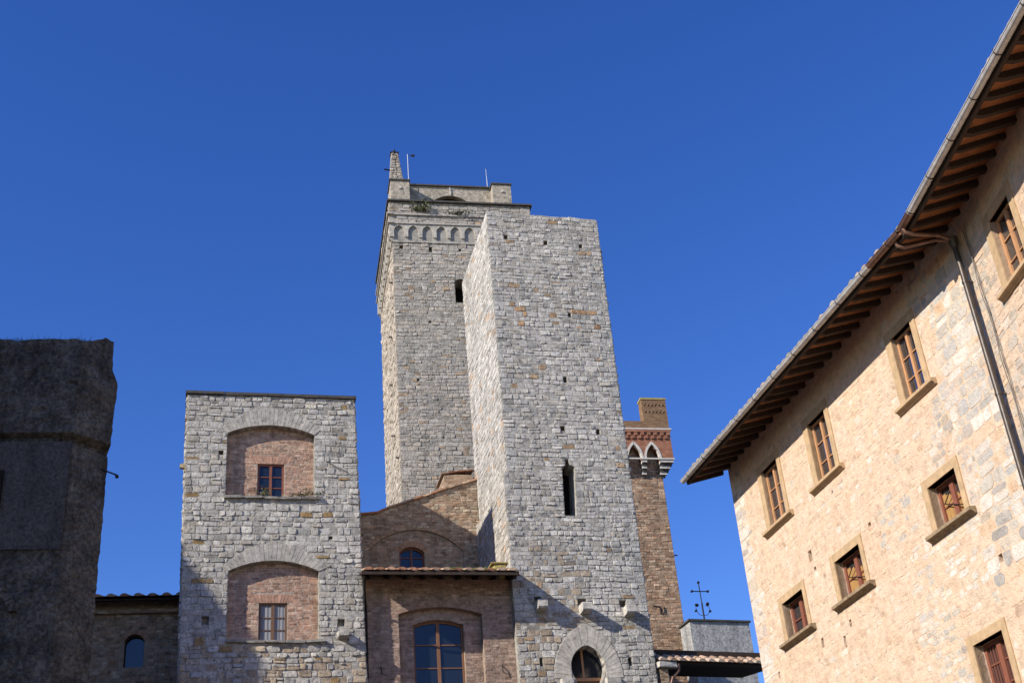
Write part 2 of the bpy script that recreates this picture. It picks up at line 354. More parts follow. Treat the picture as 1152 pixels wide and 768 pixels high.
def vous(mb, fr, inner, outer, k, n0, d, rng, colfn, nin=0.25):
    """Wedge blocks between two polylines."""
    def at(pl, t):
        ls = [math.dist(a, b_) for a, b_ in zip(pl, pl[1:])]; s = t * sum(ls)
        for (a, b_), l in zip(zip(pl, pl[1:]), ls):
            if s <= l + 1e-9: q = s / l if l else 0; return (a[0] + (b_[0] - a[0]) * q, a[1] + (b_[1] - a[1]) * q)
            s -= l
        return pl[-1]
    ts = [0] + sorted((i + rng.uniform(-.12, .12)) / k for i in range(1, k)) + [1]
    for a, b_ in zip(ts, ts[1:]):
        e = 0.025 * (b_ - a); a += e; b_ -= e
        i0, i1, o0, o1 = at(inner, a), at(inner, b_), at(outer, a), at(outer, b_)
        dd = d * rng.uniform(0.75, 1.15); bv = 0.006
        P4 = [i0, i1, o1, o0]; mu = sum(p[0] for p in P4) / 4; mz = sum(p[1] for p in P4) / 4
        sh = [(p[0] + (mu - p[0]) * 0.04, p[1] + (mz - p[1]) * 0.025) for p in P4]
        vs = [fr.P(p[0], n0 + nin, p[1]) for p in P4] + [fr.P(p[0], n0 - dd + bv, p[1]) for p in P4] + [fr.P(p[0], n0 - dd, p[1]) for p in sh]
        fs = [[3, 2, 1, 0], [8, 9, 10, 11]] + [[r * 4 + i, r * 4 + (i + 1) % 4, r * 4 + 4 + (i + 1) % 4, r * 4 + 4 + i] for r in (0, 1) for i in range(4)]
        mb.add(vs, fs, colfn(rng, mu, mz))

def mulc(c, f): return (c[0] * f, c[1] * f, c[2] * f)
def grey_stone(rng, u, z):
    r = rng.random()
    if r < 0.022: return mulc((0.40, 0.28, 0.17), rng.uniform(0.75, 1.1))
    if r < 0.14: return mulc((0.45, 0.41, 0.345), rng.uniform(0.85, 1.1))
    if r < 0.19: return mulc((0.59, 0.56, 0.50), rng.uniform(0.95, 1.1))
    if r < 0.30: return mulc((0.37, 0.355, 0.32), rng.uniform(0.8, 1.15))
    return mulc((0.49, 0.465, 0.42), rng.uniform(0.89, 1.1))
def tall_stone(rng, u, z):
    r = rng.random()
    if r < 0.05: return mulc((0.42, 0.31, 0.21), rng.uniform(0.8, 1.1))
    if r < 0.30: return mulc((0.44, 0.385, 0.32), rng.uniform(0.85, 1.1))
    return mulc((0.43, 0.395, 0.345), rng.uniform(0.8, 1.12))
def bricks(mb, fr, z0, z1, span, holes, rng, pal, h=(.085, .105), w=(.20, .34), depth=(.001, .012)):
    stones(mb, fr, z0, z1, span, holes, h, w, rng, lambda r, u, z: mulc(r.choice(pal), r.uniform(.72, 1.2)), depth=depth, gap=.006, chamfer=.012)
BROWN = [(.36, .25, .17), (.42, .31, .22), (.31, .21, .14), (.46, .37, .27), (.40, .30, .22), (.42, .27, .18)]
PINKB = [(.35, .245, .19), (.40, .29, .23), (.33, .225, .17), (.38, .275, .215)]
ORANGE = [(.38, .24, .155), (.44, .30, .205), (.33, .20, .13), (.48, .35, .25), (.37, .26, .18)]
def ring_stone(rng, u, z): return mulc((0.43, 0.40, 0.35), rng.uniform(0.82, 1.12))
MORTAR = (0.38, 0.355, 0.31); TMORTAR = (0.32, 0.29, 0.245)
TERRA = lambda rng: mulc(rng.choice([(0.40, 0.20, 0.12), (0.46, 0.28, 0.18), (0.36, 0.25, 0.18), (0.50, 0.36, 0.25)]), rng.uniform(0.75, 1.15))

def tiles(mb, fr, u0, u1, n0, n1, z0, z1, pitch, rng, rows=None, r=None, TERRA=TERRA):
    """Rows of overlapping half-round cover tiles over a flat bed running up the slope."""
    r = r or pitch * 0.36; Ls = math.hypot(n1 - n0, z1 - z0); rows = rows or max(2, int(Ls / 0.38)); k = 5
    cols = max(1, int(round((u1 - u0) / pitch)))
    for i in range(cols):
        uc = u0 + (i + 0.5) * (u1 - u0) / cols
        for q in range(rows):
            t0 = q / rows - (0.06 if q else 0.0); t1 = (q + 1) / rows; lift = 0.02; c = TERRA(rng)
            ju = rng.uniform(-0.02, 0.02); jn = rng.uniform(-0.03, 0.03) if q == 0 else 0
            vs = []
            for t, ra, li in ((t0, r * 1.06, lift), (t1, r * 0.9, 0)):
                n = n0 + (n1 - n0) * t + (jn if t == t0 else 0); z = z0 + (z1 - z0) * t + li
                vs += [fr.P(uc + ju - ra * math.cos(math.pi * a / k), n, z + ra * 0.75 * math.sin(math.pi * a / k)) for a in range(k + 1)]
            m_ = k + 1
            mb.add(vs, [[a, a + 1, m_ + a + 1, m_ + a] for a in range(k)], c, True)
            mb.add(vs[:m_], [list(range(m_))], mulc(c, 0.8))
            # channel tile beside it
            uj = uc + (u1 - u0) / cols / 2; w = pitch * 0.3
            nA, nB = n0 + (n1 - n0) * t0 - 0.03, n0 + (n1 - n0) * t1; zA, zB = z0 + (z1 - z0) * t0 + 0.018, z0 + (z1 - z0) * t1 + 0.004
            mb.add([fr.P(uj - w, nA, zA + .03), fr.P(uj, nA, zA), fr.P(uj + w, nA, zA + .03), fr.P(uj + w, nB, zB + .03), fr.P(uj, nB, zB), fr.P(uj - w, nB, zB + .03)], [[0, 1, 4, 5], [1, 2, 3, 4]], mulc(c, 0.9))

def window(root, fr, u0, u1, z0, z1, n, mat, fw=0.06, rows=3, cols=2, mull=0.08, arch=None, bar=0.03, back='interior', gmat='glass'):
    """Timber window: part 'window' with sub-part 'pane'."""
    w = MB(); d = 0.07
    w.box(fr, u0, u0 + fw, n, n + d, z0, z1); w.box(fr, u1 - fw, u1, n, n + d, z0, z1)
    w.box(fr, u0 + fw, u1 - fw, n, n + d, z0, z0 + fw)
    if arch:
        it = [(u, z - fw) for u, z in arch]
        for a, b_, c, e in zip(arch, arch[1:], it, it[1:]): w.prism(fr, [c, e, b_, a], n + .002, n + d - .002)
    else: w.box(fr, u0 + fw, u1 - fw, n, n + d, z1 - fw, z1)
    zt = max(p[1] for p in arch) - fw / 2 if arch else z1 - fw
    for i in range(1, cols):
        uc = u0 + (u1 - u0) * i / cols; w.box(fr, uc - mull / 2, uc + mull / 2, n - 0.012, n + d - .012, z0 + fw, zt)
    for k in range(cols):
        a = u0 + (u1 - u0) * k / cols + (fw if k == 0 else mull / 2); b_ = u0 + (u1 - u0) * (k + 1) / cols - (fw if k == cols - 1 else mull / 2)
        for i in range(1, rows):
            zc = z0 + (zt - z0) * i / rows; w.box(fr, a, b_, n + 0.01, n + d - 0.015, zc - bar / 2, zc + bar / 2)
    wo = w.build('window', mat, root)
    g = MB(); g.box(fr, u0 + .01, u1 - .01, n + 0.04, n + 0.05, z0 + .01, zt)
    g.build('pane', M[gmat], wo)
    if back == 'curtain':
        c = MB(); ks = 14
        for i in range(ks):
            a = u0 + .03 + (u1 - u0 - .06) * i / ks; b_ = u0 + .03 + (u1 - u0 - .06) * (i + 1) / ks; q = 0.012 * (i % 2)
            c.add([fr.P(a, n + .028 + q, z0 + .02), fr.P(b_, n + .04 - q, z0 + .02), fr.P(b_, n + .04 - q, zt), fr.P(a, n + .028 + q, zt)], [[0, 1, 2, 3]])
        c.build('curtain', M['curtain'], wo)
    return wo

def leaves(mb, centre, spread, count, size, rng, tone=(0.07, 0.10, 0.03), up=0.4):
    for _ in range(count):
        p = Vector(centre) + Vector((rng.gauss(0, spread[0]), rng.gauss(0, spread[1]), abs(rng.gauss(0, spread[2])) if up > 0 else -abs(rng.gauss(0, spread[2]))))
        d = Vector((rng.uniform(-1, 1), rng.uniform(-1, 1), rng.uniform(-0.4, 1))).normalized(); e = d.orthogonal().normalized()
        e = (Matrix.Rotation(rng.uniform(0, 6.3), 3, d) @ e); l = size * rng.uniform(0.6, 1.5); w = l * 0.28
        mb.add([p, p + d * l * .5 + e * w, p + d * l, p + d * l * .5 - e * w], [[0, 1, 2, 3]], mulc(tone, rng.uniform(0.6, 1.7)))
def plant(name, label, fr, u, n, z, spread, count, size, seed, tone=(0.07, 0.10, 0.03), stems=6):
    rng = random.Random(seed); r = thing(name, label, 'plant', fr.P(u, n, z)); mb = MB()
    p0 = fr.P(u, n, z)
    leaves(mb, p0 + Vector((0, 0, .02)), spread, count, size, rng, tone)
    mb.build('foliage', M['leaf'], r, recalc=False)
    st = MB()
    for _ in range(stems):
        q = p0 + Vector((rng.gauss(0, spread[0]), rng.gauss(0, spread[1]), spread[2] * rng.uniform(.8, 2)))
        st.tube([p0 + Vector((0, 0, -.02)), (p0 + q) / 2 + Vector((0, 0, .03)), q], [0.008, 0.006, 0.003], 4, (0.10, 0.09, 0.04))
    st.build('stem', M['leaf'], r)
    return r
def axis_fr(p): return Fr(p[0], p[1], 90)

# ------------------------------------------------------------------ ground
g = MB(); g.add([(-400, -200, 0), (400, -200, 0), (400, 700, 0), (-400, 700, 0)], [[0, 1, 2, 3]])
g = g.build('ground', M['paving'], None, Fr(0, 0, 90)); g['kind'] = 'structure'

# ------------------------------------------------------------------ tapering stone tower in the middle
CT = Fr(-0.682, 41.0, 75)
rng = random.Random(11)
t = thing('stone_tower', 'tapering grey stone tower with a narrow slit window and pointed arch doorway', 'tower', CT.P(2.3, 2.5, 0))
slit = [(2.03, 18.59), (2.45, 18.59), (2.56, 20.42), (2.40, 20.5), (2.36, 20.72), (2.24, 20.72), (2.22, 20.45), (2.10, 20.38)]
dtop = pointed(1.72, 2.86, 13.36, 14.09)
door = [(1.86, 10.6), (2.72, 10.6), (2.72, 12.95), (2.80, 13.08)] + dtop[::-1] + [(1.78, 13.08), (1.86, 12.95)]
put = [(0.70, 0.92, 15.50, 15.72), (2.16, 2.46, 15.42, 15.66), (3.60, 3.82, 15.36, 15.60), (0.70, 0.80, 13.42, 13.70), (3.66, 3.78, 13.40, 13.68),
       (0.74, 0.90, 29.9, 30.1), (2.30, 2.46, 29.75, 29.95), (3.70, 3.84, 29.7, 29.88), (2.95, 3.07, 26.55, 26.74),
       (2.5, 2.63, 23.75, 24.0), (2.2, 2.36, 21.8, 22.0), (3.5, 3.64, 21.7, 21.92)]
outline = [(0, 0), (4.56, 0), (4.56, 31.06), (0.13, 31.12), (0.13, 20.17), (0, 20.17)]
mb = carved(CT, outline, 0, 5.0, [(slit, -.3, 0.9), (door, -.3, 0.55)] + [(rect(*p), -.3, 0.3) for p in put], MORTAR)
ring_o = pointed(1.14, 3.44, 13.10, 14.83)
doorhole = [(1.14, 13.02)] + [(3.44, 13.02)] + ring_o[::-1]
def ct_col(rng, u, z):
    c = grey_stone(rng, u, z)
    if 26.1 < z < 26.9 and rng.random() < 0.13: c = mulc((0.43, 0.27, 0.15), rng.uniform(.8, 1.1))
    if z < 17.5 and u < 2.6 and rng.random() < 0.3: c = mulc((0.42, 0.34, 0.25), rng.uniform(.8, 1.1))
    if u > 4.1 or u < 0.5: c = mulc((0.47, 0.455, 0.42), rng.uniform(.85, 1.1)) if rng.random() < 0.5 else c
    return c
hol = [slit, doorhole, rect(1.86, 2.72, 10.5, 13.02)] + [rect(*p) for p in put]
stones(mb, CT, 8.5, 17.0, lambda z: (0.0, 4.56), hol, (0.11, 0.25), (0.13, 0.46), rng, ct_col, depth=(0.002, 0.026), gap=.006, chamfer=.03)
stones(mb, CT, 17.0, 20.17, lambda z: (0.0, 4.56), hol, (0.11, 0.24), (0.13, 0.40), rng, ct_col, depth=(0.002, 0.028), gap=.006, chamfer=.035)
stones(mb, CT, 20.17, 31.06, lambda z: (0.13, 4.56), hol, (0.11, 0.24), (0.14, 0.46), rng, ct_col, depth=(0.002, 0.026), gap=.006, chamfer=.03)
lf = CT.left(0.0); lf2 = CT.left(0.13)
def pale(rng, u, z): return mulc((0.50, 0.47, 0.42), rng.uniform(0.75, 1.15)) if rng.random() > .07 else mulc((0.48, 0.36, 0.26), rng.uniform(.8, 1.1))
stones(mb, lf, 15.5, 20.17, lambda z: (-5, 0), [], (0.16, 0.30), (0.2, 0.55), rng, pale, depth=(0.002, 0.018), gap=.006, chamfer=.04)
stones(mb, lf2, 20.17, 31.06, lambda z: (-5, 0), [], (0.15, 0.28), (0.2, 0.55), rng, pale, depth=(0.002, 0.018), gap=.006, chamfer=.04)
stones(mb, CT.right(4.56), 10, 31.06, lambda z: (0, 5), [], (0.16, 0.30), (0.2, 0.55), rng, grey_stone)
u = 0.13
while u < 4.5:                                        # broken top course
    w = rng.uniform(.25, .6); w = min(w, 4.56 - u)
    block(mb, CT.off(0, 0), u, u + w, 31.04, 31.04 + rng.uniform(.03, .14), 0.03, rng, ct_col(rng, u, 31), (0.02, 0.04), .01, .03); u += w
mb.build('wall', M['stone'], t)
cap = MB(); cap.box(CT, 0.16, 4.53, 0.05, 4.97, 31.0, 31.14, MORTAR); cap.build('top', M['stone'], t)
a = MB(); inner = [(1.72, 13.02)] + dtop + [(2.86, 13.02)]; outer = [(1.14, 13.02)] + ring_o + [(3.44, 13.02)]
vous(a, CT, inner, outer, 27, 0, 0.022, rng, lambda r, u, z: mulc((0.46, 0.425, 0.37), r.uniform(.85, 1.1)), 0.5)
a.build('arch', M['stone_smooth'], t)
for u0, u1 in ((1.30, 1.80), (2.78, 3.36)): sp = MB(); block(sp, CT, u0, u1, 12.78, 13.02, 0, rng, (0.48, 0.45, 0.40), (0.10, 0.12), .004, .02); sp.build('impost', M['stone_smooth'], t)
for (u, z) in ((0.86, 15.36), (2.34, 15.26), (3.84, 15.18)):
    c = MB(); q = rng.uniform(.40, .46)
    pr = [(-q + .03, z - .15), (-q - .01, z - .10), (-q - .01, z + .10), (-q + .02, z + .13), (0.2, z + .14), (0.2, z - .17)]
    c.prism(CT.right(u - .16), [(p[0], p[1]) for p in pr], 0, -.32, (0.47, 0.44, 0.39)); c.build('corbel', M['stone_smooth'], t)
dr = MB(); dr.box(CT, 1.6, 2.98, 0.46, 0.52, 10.6, 14.2); do = dr.build('door', M['brown_wood'], t)
gd = MB(); gd.box(CT, 1.86, 2.20, 0.43, 0.455, 13.16, 14.1); gd.box(CT, 2.27, 2.85, 0.43, 0.455, 13.16, 14.1); gd.build('pane', M['glass'], do)
hb = MB(); hb.box(CT, 1.7, 2.9, 0.40, 0.455, 13.04, 13.14); hb.box(CT, 2.20, 2.27, 0.415, 0.455, 13.14, 14.1); hb.build('transom', M['orange_wood'], do)
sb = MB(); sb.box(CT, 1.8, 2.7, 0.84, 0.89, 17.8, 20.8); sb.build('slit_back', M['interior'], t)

# ------------------------------------------------------------------ square tower on the left with two bricked-up arches
LT = CT.off(0, -0.1); rng = random.Random(23)
t = thing('stone_tower', 'square grey stone tower with two wide arched recesses bricked up around windows', 'tower', LT.P(-7.8, 3, 0))
lu = lambda z: -10.45 - 0.0196 * (z - 13.0); ru = lambda z: -4.84 - 0.0244 * (z - 12.92)
n1t = arc(-9.29, -6.44, 21.30, 21.62); n2t = arc(-9.11, -6.30, 16.51, 16.85)
n1 = opening(n1t, 19.06); n2 = opening(n2t, 14.28)
hole = [(-9.86, -9.64, 14.78, 15.05), (-5.72, -5.5, 14.72, 14.95), (-9.55, -9.40, 20.5, 20.66), (-5.98, -5.86, 17.6, 17.7)]
mb = carved(LT, [(lu(0), 0), (ru(0), 0), (ru(22.74), 22.72), (lu(22.7), 22.68)], 0, 6.5, [(n1, -.3, .36), (n2, -.3, .36)] + [(rect(*p), -.3, .22) for p in hole], (0.38, 0.355, 0.31))
o1 = arc(-9.46, -6.24, 21.50, 22.24); o2 = arc(-9.30, -6.06, 16.62, 17.43)
def cres(inn, out, z0): return [(out[0][0], out[0][1]), (inn[0][0], inn[0][1]), (inn[0][0], z0), (inn[-1][0], z0), (inn[-1][0], inn[-1][1]), (out[-1][0], out[-1][1])] + out[::-1][1:-1]
def lt_col(rng, u, z):
    if z < 14.2 and rng.random() < .45: return mulc((0.46, 0.37, 0.27), rng.uniform(.8, 1.15))
    if rng.random() < .02: return mulc((0.36, 0.24, 0.11), rng.uniform(.8, 1.1))
    c = grey_stone(rng, u, z); return c if c[0] / c[2] < 1.5 else mulc((0.38, 0.365, 0.33), rng.uniform(.8, 1.1))
HL = [cres(n1t, o1, 19.0), cres(n2t, o2, 14.2)] + [rect(*p) for p in hole]
stones(mb, LT, 9.5, 13.9, lambda z: (lu(z), ru(z)), HL, (0.12, 0.26), (0.15, 0.45), rng, lt_col, depth=(0.004, 0.045), gap=.006, chamfer=.035)
stones(mb, LT, 13.9, 22.68, lambda z: (lu(z), ru(z)), HL, (0.12, 0.28), (0.15, 0.46), rng, lt_col, depth=(0.003, 0.032), gap=.006, chamfer=.035)
stones(mb, LT.right(-4.84, (.0244, 12.92)), 12, 22.68, lambda z: (0, 6.5), [], (0.18, 0.32), (0.2, 0.55), rng, lt_col)
stones(mb, LT.left(-10.45, (-.0196, 13.0)), 12, 22.66, lambda z: (-6.5, 0), [], (0.18, 0.32), (0.2, 0.55), rng, lt_col)
mb.build('wall', M['stone'], t)
for inn, out in ((n1t, o1), (n2t, o2)):
    a = MB(); vous(a, LT, inn, out, 25, 0, 0.025, rng, ring_stone, 0.34); a.build('arch', M['stone_smooth'], t)
for nt_, z0, wr in ((n1t, 19.06, (-8.28, -7.41, 19.10, 20.33)), (n2t, 14.28, (-8.14, -7.26, 14.31, 15.56))):
    pts = opening([(u, z - .004) for u, z in nt_], z0 + .004)
    pts = [(u + (.004 if u < -7.8 else -.004), z) for u, z in pts]
    b_ = carved(LT, pts, .26, .352, [(rect(*wr), .1, .5)], (0.5, 0.5, 0.5)); b_.c = [(.42, .34, .27)] * len(b_.c)
    fn_ = span_of(pts)[0]; x0_, x1_ = pts[0][0], pts[1][0]
    bricks(b_, LT.off(0, .26), z0 + .02, max(p[1] for p in nt_) - .02, lambda z: (fn_(z + .03)[0][0] + .01, fn_(z + .03)[0][1] - .01) if fn_(z + .03) else (0, 0), [rect(wr[0] - .01, wr[1] + .01, wr[2] - .1, wr[3] + .03), [(wr[0] - .14, wr[3] + .003), (wr[1] + .14, wr[3] + .003), (wr[1] + .18, wr[3] + .27), (wr[0] - .18, wr[3] + .27)]], rng, [(.46, .29, .205), (.42, .255, .18), (.50, .34, .25), (.40, .235, .16)], (.07, .09), (.18, .3), (.0005, .008))
    b_.build('brick_infill', M['brick_blocks'], t)
    la = MB(); u0, u1, _, zt = wr; k = 13
    for i in range(k):                                # soldier course over the window
        x0 = u0 - .14 + (u1 - u0 + .28) * i / k; x1 = x0 + (u1 - u0 + .28) / k - .012; f0 = (x0 - (u0 + u1) / 2) * .25; f1 = (x1 - (u0 + u1) / 2) * .25
        la.prism(LT, [(x0, zt + .003), (x1, zt + .003), (x1 + f1, zt + .27), (x0 + f0, zt + .27)], rng.uniform(.248, .256), .30, mulc((0.44, 0.265, 0.185), rng.uniform(.75, 1.15)))
    la.build('lintel', M['tile'], t)
for (u0, u1, z) in ((-9.36, -6.22, 19.03), (-9.16, -6.08, 14.27)):
    s = MB(); k = 5
    for i in range(k): block(s, LT, u0 + (u1 - u0) * i / k, u0 + (u1 - u0) * (i + 1) / k, z - .09, z + .005, 0, rng, mulc((0.27, 0.255, 0.225), rng.uniform(.8, 1.15)), (.08, .12), .003, .015)
    s.box(LT, u0 + .1, u1 - .2, .0, .30, z - .07, z + .012, (0.3, 0.28, 0.24)); s.build('sill', M['stone_smooth'], t)
window(t, LT, -8.28, -7.41, 19.10, 20.33, .305, M['red_wood'], .07, 3, 2, .085)
window(t, LT, -8.14, -7.26, 14.31, 15.56, .305, M['brown_wood'], .07, 3, 2, .10, back='curtain')
c = MB(); block(c, LT, -5.78, -5.36, 14.28, 14.55, 0, rng, (0.42, 0.40, 0.36), (.34, .36), .004, .04); c.build('corbel', M['stone'], t)
c = MB(); block(c, LT.left(-10.58), -0.40, -.2, 20.08, 20.27, 0, rng, (0.36, 0.31, 0.20), (.16, .18), .004, .02); c.build('stone_stub', M['stone'], t)
cp = MB(); k = 9
for i in range(k):
    a0 = lu(22.7) - .06 + (ru(22.7) - lu(22.7) + .12) * i / k; a1 = lu(22.7) - .06 + (ru(22.7) - lu(22.7) + .12) * (i + 1) / k - .006
    cp.box(LT, a0, a1, -.09 + rng.uniform(-.02, .02), 6.55, 22.70 + rng.uniform(-.01, .01), 22.80)
cp.build('coping', M['dark_slab'], t)
ir = MB(); ir.tube([LT.P(-5.95, -.06, 20.25), LT.P(-5.3, -.07, 19.92)], .012, 5); ir.build('iron_tie', M['iron'], t)

# ------------------------------------------------------------------ brick house between the two towers: lower front, upper back wall
HF = CT.off(0, 0.3); rng = random.Random(5)
t = thing('brick_house', 'low pink brick house front with tall blue window and tiled eave between the stone towers', 'house', HF.P(-2.4, 2, 0))
ntop = arc(-3.74, -1.02, 15.24, 15.47); wtop = arc(-3.25, -1.60, 14.96, 15.13)
mb = carved(HF, rect(-4.83, 0.0 - .004, 0, 16.72), 0, 1.0, [(opening(ntop, 9.0), -.3, 1.3)], (0.5, 0.5, 0.5)); mb.c = [(.33, .25, .195)] * len(mb.c); bricks(mb, HF, 10.5, 16.72, lambda z: (-4.82, -.012), [cres(ntop, arc(-3.92, -0.84, 15.26, 15.66), 9.0)], rng, PINKB, (.075, .095), (.2, .32), (.0005, .008)); mb.build('wall', M['brick_blocks'], t)
mb = carved(HF, opening([(u * .9995, z - .004) for u, z in ntop], 9.0), .26, .6, [(opening(wtop, 10.5), .1, .9)], (0.5, 0.5, 0.5)); mb.c = [(.33, .25, .195)] * len(mb.c); bricks(mb, HF.off(0, .26), 10.5, 15.2, lambda z: (-3.71, -1.05), [opening(wtop, 10.0)], rng, PINKB, (.075, .095), (.2, .32), (.0005, .008)); mb.build('recessed_wall', M['brick_blocks'], t)
window(t, HF, -3.25, -1.60, 10.6, 14.96, .40, M['mid_wood'], .07, 6, 2, .10, arch=wtop, bar=.035)
ht = arc(-3.92, -0.84, 15.26, 15.66); a = MB(); vous(a, HF, ntop, ht, 44, 0, 0.006, rng, lambda r, u, z: mulc((0.33, 0.225, 0.175), r.uniform(.8, 1.15)), .1); a.build('arch', M['tile'], t)
E0, E1, ZE = -5.02, -0.03, 16.22                       # roof: eave 1.15 m out from the wall
ez = lambda n: ZE + (n + 1.15) * 0.35
rf = MB(); rf.prism(HF.right(E0), [(-1.15, ZE - .07), (-1.15, ZE), (4.45, ez(4.45)), (4.45, ez(4.45) - .07)], 0, -(E1 - E0)); ro = rf.build('roof', M['dark_wood'], t)
tl = MB(); tiles(tl, HF, E0 + .02, E1 + .04, -1.24, 4.4, ZE + .02, ez(4.4) + .02, 0.36, rng, rows=13); tl.build('tiles', M['tile'], ro)
for i in range(9):
    u = -4.72 + i * .575; b_ = MB(); b_.prism(HF.right(u), [(-1.02, ZE - .17), (-1.02, ZE - .03), (0.0, ez(0) - .075), (0.0, ez(0) - .23)], 0, -.10); b_.build('rafter', M['dark_wood'], ro)
gt = MB(); gt.box(HF, E0 - .02, E1 + .06, -1.22, -1.155, ZE - .10, ZE + .02); gt.build('gutter', M['dark_wood'], ro)
cn = MB(); cn.box(HF, -4.82, -.01, -.07, 0, 16.30, 16.44); cn.build('cornice', M['brick_house'], t, HF)
dp = MB(); dp.tube([HF.P(-4.93, -1.0, ZE - .1), HF.P(-4.90, -.7, ZE - .45), HF.P(-4.78, -.08, ZE - .85), HF.P(-4.76, -.06, 10)], .035, 8); dp.build('downpipe', M['iron'], t)
for u in (-4.35, -.48):
    h = MB(); h.tube([HF.P(u, -.02, 13.55), HF.P(u, -.10, 13.45), HF.P(u, -.11, 13.30)], .016, 5); h.tube([HF.P(u, -.11, 13.30), HF.P(u + .3, -.02, 13.22)], .008, 4); h.build('hook', M['iron'], t)
ch = thing('chimney_block', 'small mossy yellow masonry block standing on the tiled eave beside the tower', 'chimney', HF.P(-.45, -.55, ez(-.55)))
c = MB(); block(c, HF.off(0, -.42), -.72, -.22, ez(-.4) - .1, ez(-.4) + .20, 0, rng, (.4, .3, .2), (.3, .31), .003, .03); c.box(HF, -.7, -.24, -.45, 0.1, ez(-.4) - .1, ez(-.4) + .17)
c.build('body', M['moss'], ch)
c = MB(); c.box(HF, -.76, -.2, -.78, .14, ez(-.4) + .2, ez(-.4) + .24); c.build('cap', M['moss'], ch)
# moss patches on the eave tiles
ms = MB(); r2 = random.Random(3)
for uc in (-2.05, -1.05, -1.3):
    for _ in range(160): leaves(ms, HF.P(uc + r2.gauss(0, .13), -1.1 + r2.uniform(-.1, .25), ZE + .10), (.05, .05, .02), 1, .05, r2, (0.10, 0.15, 0.02))
mo = ms.build('moss', M['leaf'], None, recalc=False); tag(mo, 'bright green moss growing over the eave tiles of the brick house', 'moss'); mo['kind'] = 'stuff'

HB = CT.off(0, 4.8); rng = random.Random(6)
t = thing('brick_house', 'upper brown brick gable wall with small arched window, half in shadow behind tiled eave', 'house', HB.P(-2.2, 3, 0))
top = [(-5.1, 20.45), (-4.34, 20.50), (-3.72, 20.58), (-3.32, 20.78), (-2.68, 21.00), (-1.31, 21.53), (0.12, 22.02)]
wt = arc(-2.93, -2.00, 19.10, 19.34)
ba = arc(-4.05, -.55, 19.15, 19.98)
mb = carved(HB, [(-5.1, 0), (0.12, 0)] + top[::-1], 0, 5, [(opening(ba, 17.5), -.3, .5)], (.5, .5, .5)); m2 = carved(HB, opening([(u * 1.0, z - .003) for u, z in ba], 17.5), .07, .49, [(opening(wt, 18.2), -.3, .9)], (.5, .5, .5))
m2.c = [(.33, .26, .19)] * len(m2.c); bricks(m2, HB.off(0, .07), 17.6, 19.95, lambda z: (-4.0, -.6), [opening(arc(-3.06, -1.87, 19.2, 19.56), 17.0)] + [[(-4.2, 17), (ba[0][0], 17), *ba[:7], (-2.3, 21), (-4.2, 21)], [(ba[-1][0], 17), (0, 17), (0, 21), (-2.3, 21), *ba[6:]]], rng, BROWN, (.085, .11), (.18, .32), (.001, .012)); m2.build('recessed_wall', M['brick_blocks'], t)
mb.c = [(.33, .26, .19)] * len(mb.c)
ztop = lambda u: next(a[1] + (b_[1] - a[1]) * (u - a[0]) / (b_[0] - a[0]) for a, b_ in zip(top, top[1:]) if u <= b_[0] + 1e-6)
def ulo(z):                                           # left end of each course under the sloping roof
    if z < 20.42: return -5.08
    u = -5.08
    while u < .1 and ztop(u) < z + .04: u += .02
    return u
bricks(mb, HB, 17.4, 22.0, lambda z: (ulo(z), .11), [opening(ba, 17.3)], rng, BROWN, (.09, .13), (.16, .34), (.002, .02))
mb.build('wall', M['brick_blocks'], t)
window(t, HB, -2.93, -2.00, 18.25, 19.10, .22, M['red_wood'], .06, 3, 2, .06, arch=wt)
ar = MB(); vous(ar, HB, arc(-2.93, -2.0, 19.1, 19.34), arc(-3.06, -1.87, 19.2, 19.56), 17, .07, .01, rng, lambda r, u, z: mulc((0.36, 0.21, 0.13), r.uniform(.75, 1.15)), .1); ar.build('arch', M['tile'], t)
vv = MB(); vous(vv, HB, ba, arc(-4.25, -.35, 19.2, 20.14), 60, 0, .006, rng, lambda r, u, z: mulc((0.34, 0.23, 0.15), r.uniform(.75, 1.15)), .06); vv.build('relieving_arch', M['tile'], t)
rf = MB()
for (a, b_) in zip(top, top[1:]):
    L_ = math.dist(a, b_); k = max(1, int(L_ / .3))
    for i in range(k):
        p = (a[0] + (b_[0] - a[0]) * i / k, a[1] + (b_[1] - a[1]) * i / k); q = (a[0] + (b_[0] - a[0]) * (i + 1) / k, a[1] + (b_[1] - a[1]) * (i + 1) / k)
        rf.prism(HB, [p, (q[0] - .01, q[1]), (q[0] - .01, q[1] + .07), (p[0], p[1] + .08)], -.10 + rng.uniform(-.02, .02), 5, TERRA(rng))
rf.build('roof', M['tile'], t)
sk = MB(); sk.hexa([HB.P(-2.0, .4, 21.28), HB.P(-1.05, .4, 21.66), HB.P(-1.05, 1.5, 21.66), HB.P(-2.0, 1.5, 21.28), HB.P(-2.0, .4, 21.47), HB.P(-1.05, .4, 21.86), HB.P(-1.05, 1.5, 21.9), HB.P(-2.0, 1.5, 21.5)])
sk.build('skylight', M['dark_slab'], t)
cb = MB(); cb.box(HB, -1.02, .1, .55, 1.8, 21.3, 22.50); co_ = cb.build('chimney', M['brick_brown'], t, HB)
cb = MB()
for i in range(4): cb.prism(HB, [(-1.12 + i * .32, 22.5 + i * .05), (-.81 + i * .32, 22.55 + i * .05), (-.81 + i * .32, 22.60 + i * .05), (-1.12 + i * .32, 22.56 + i * .05)], .50, 1.9, mulc(TERRA(rng), .7))
cb.build('cap', M['tile'], co_)

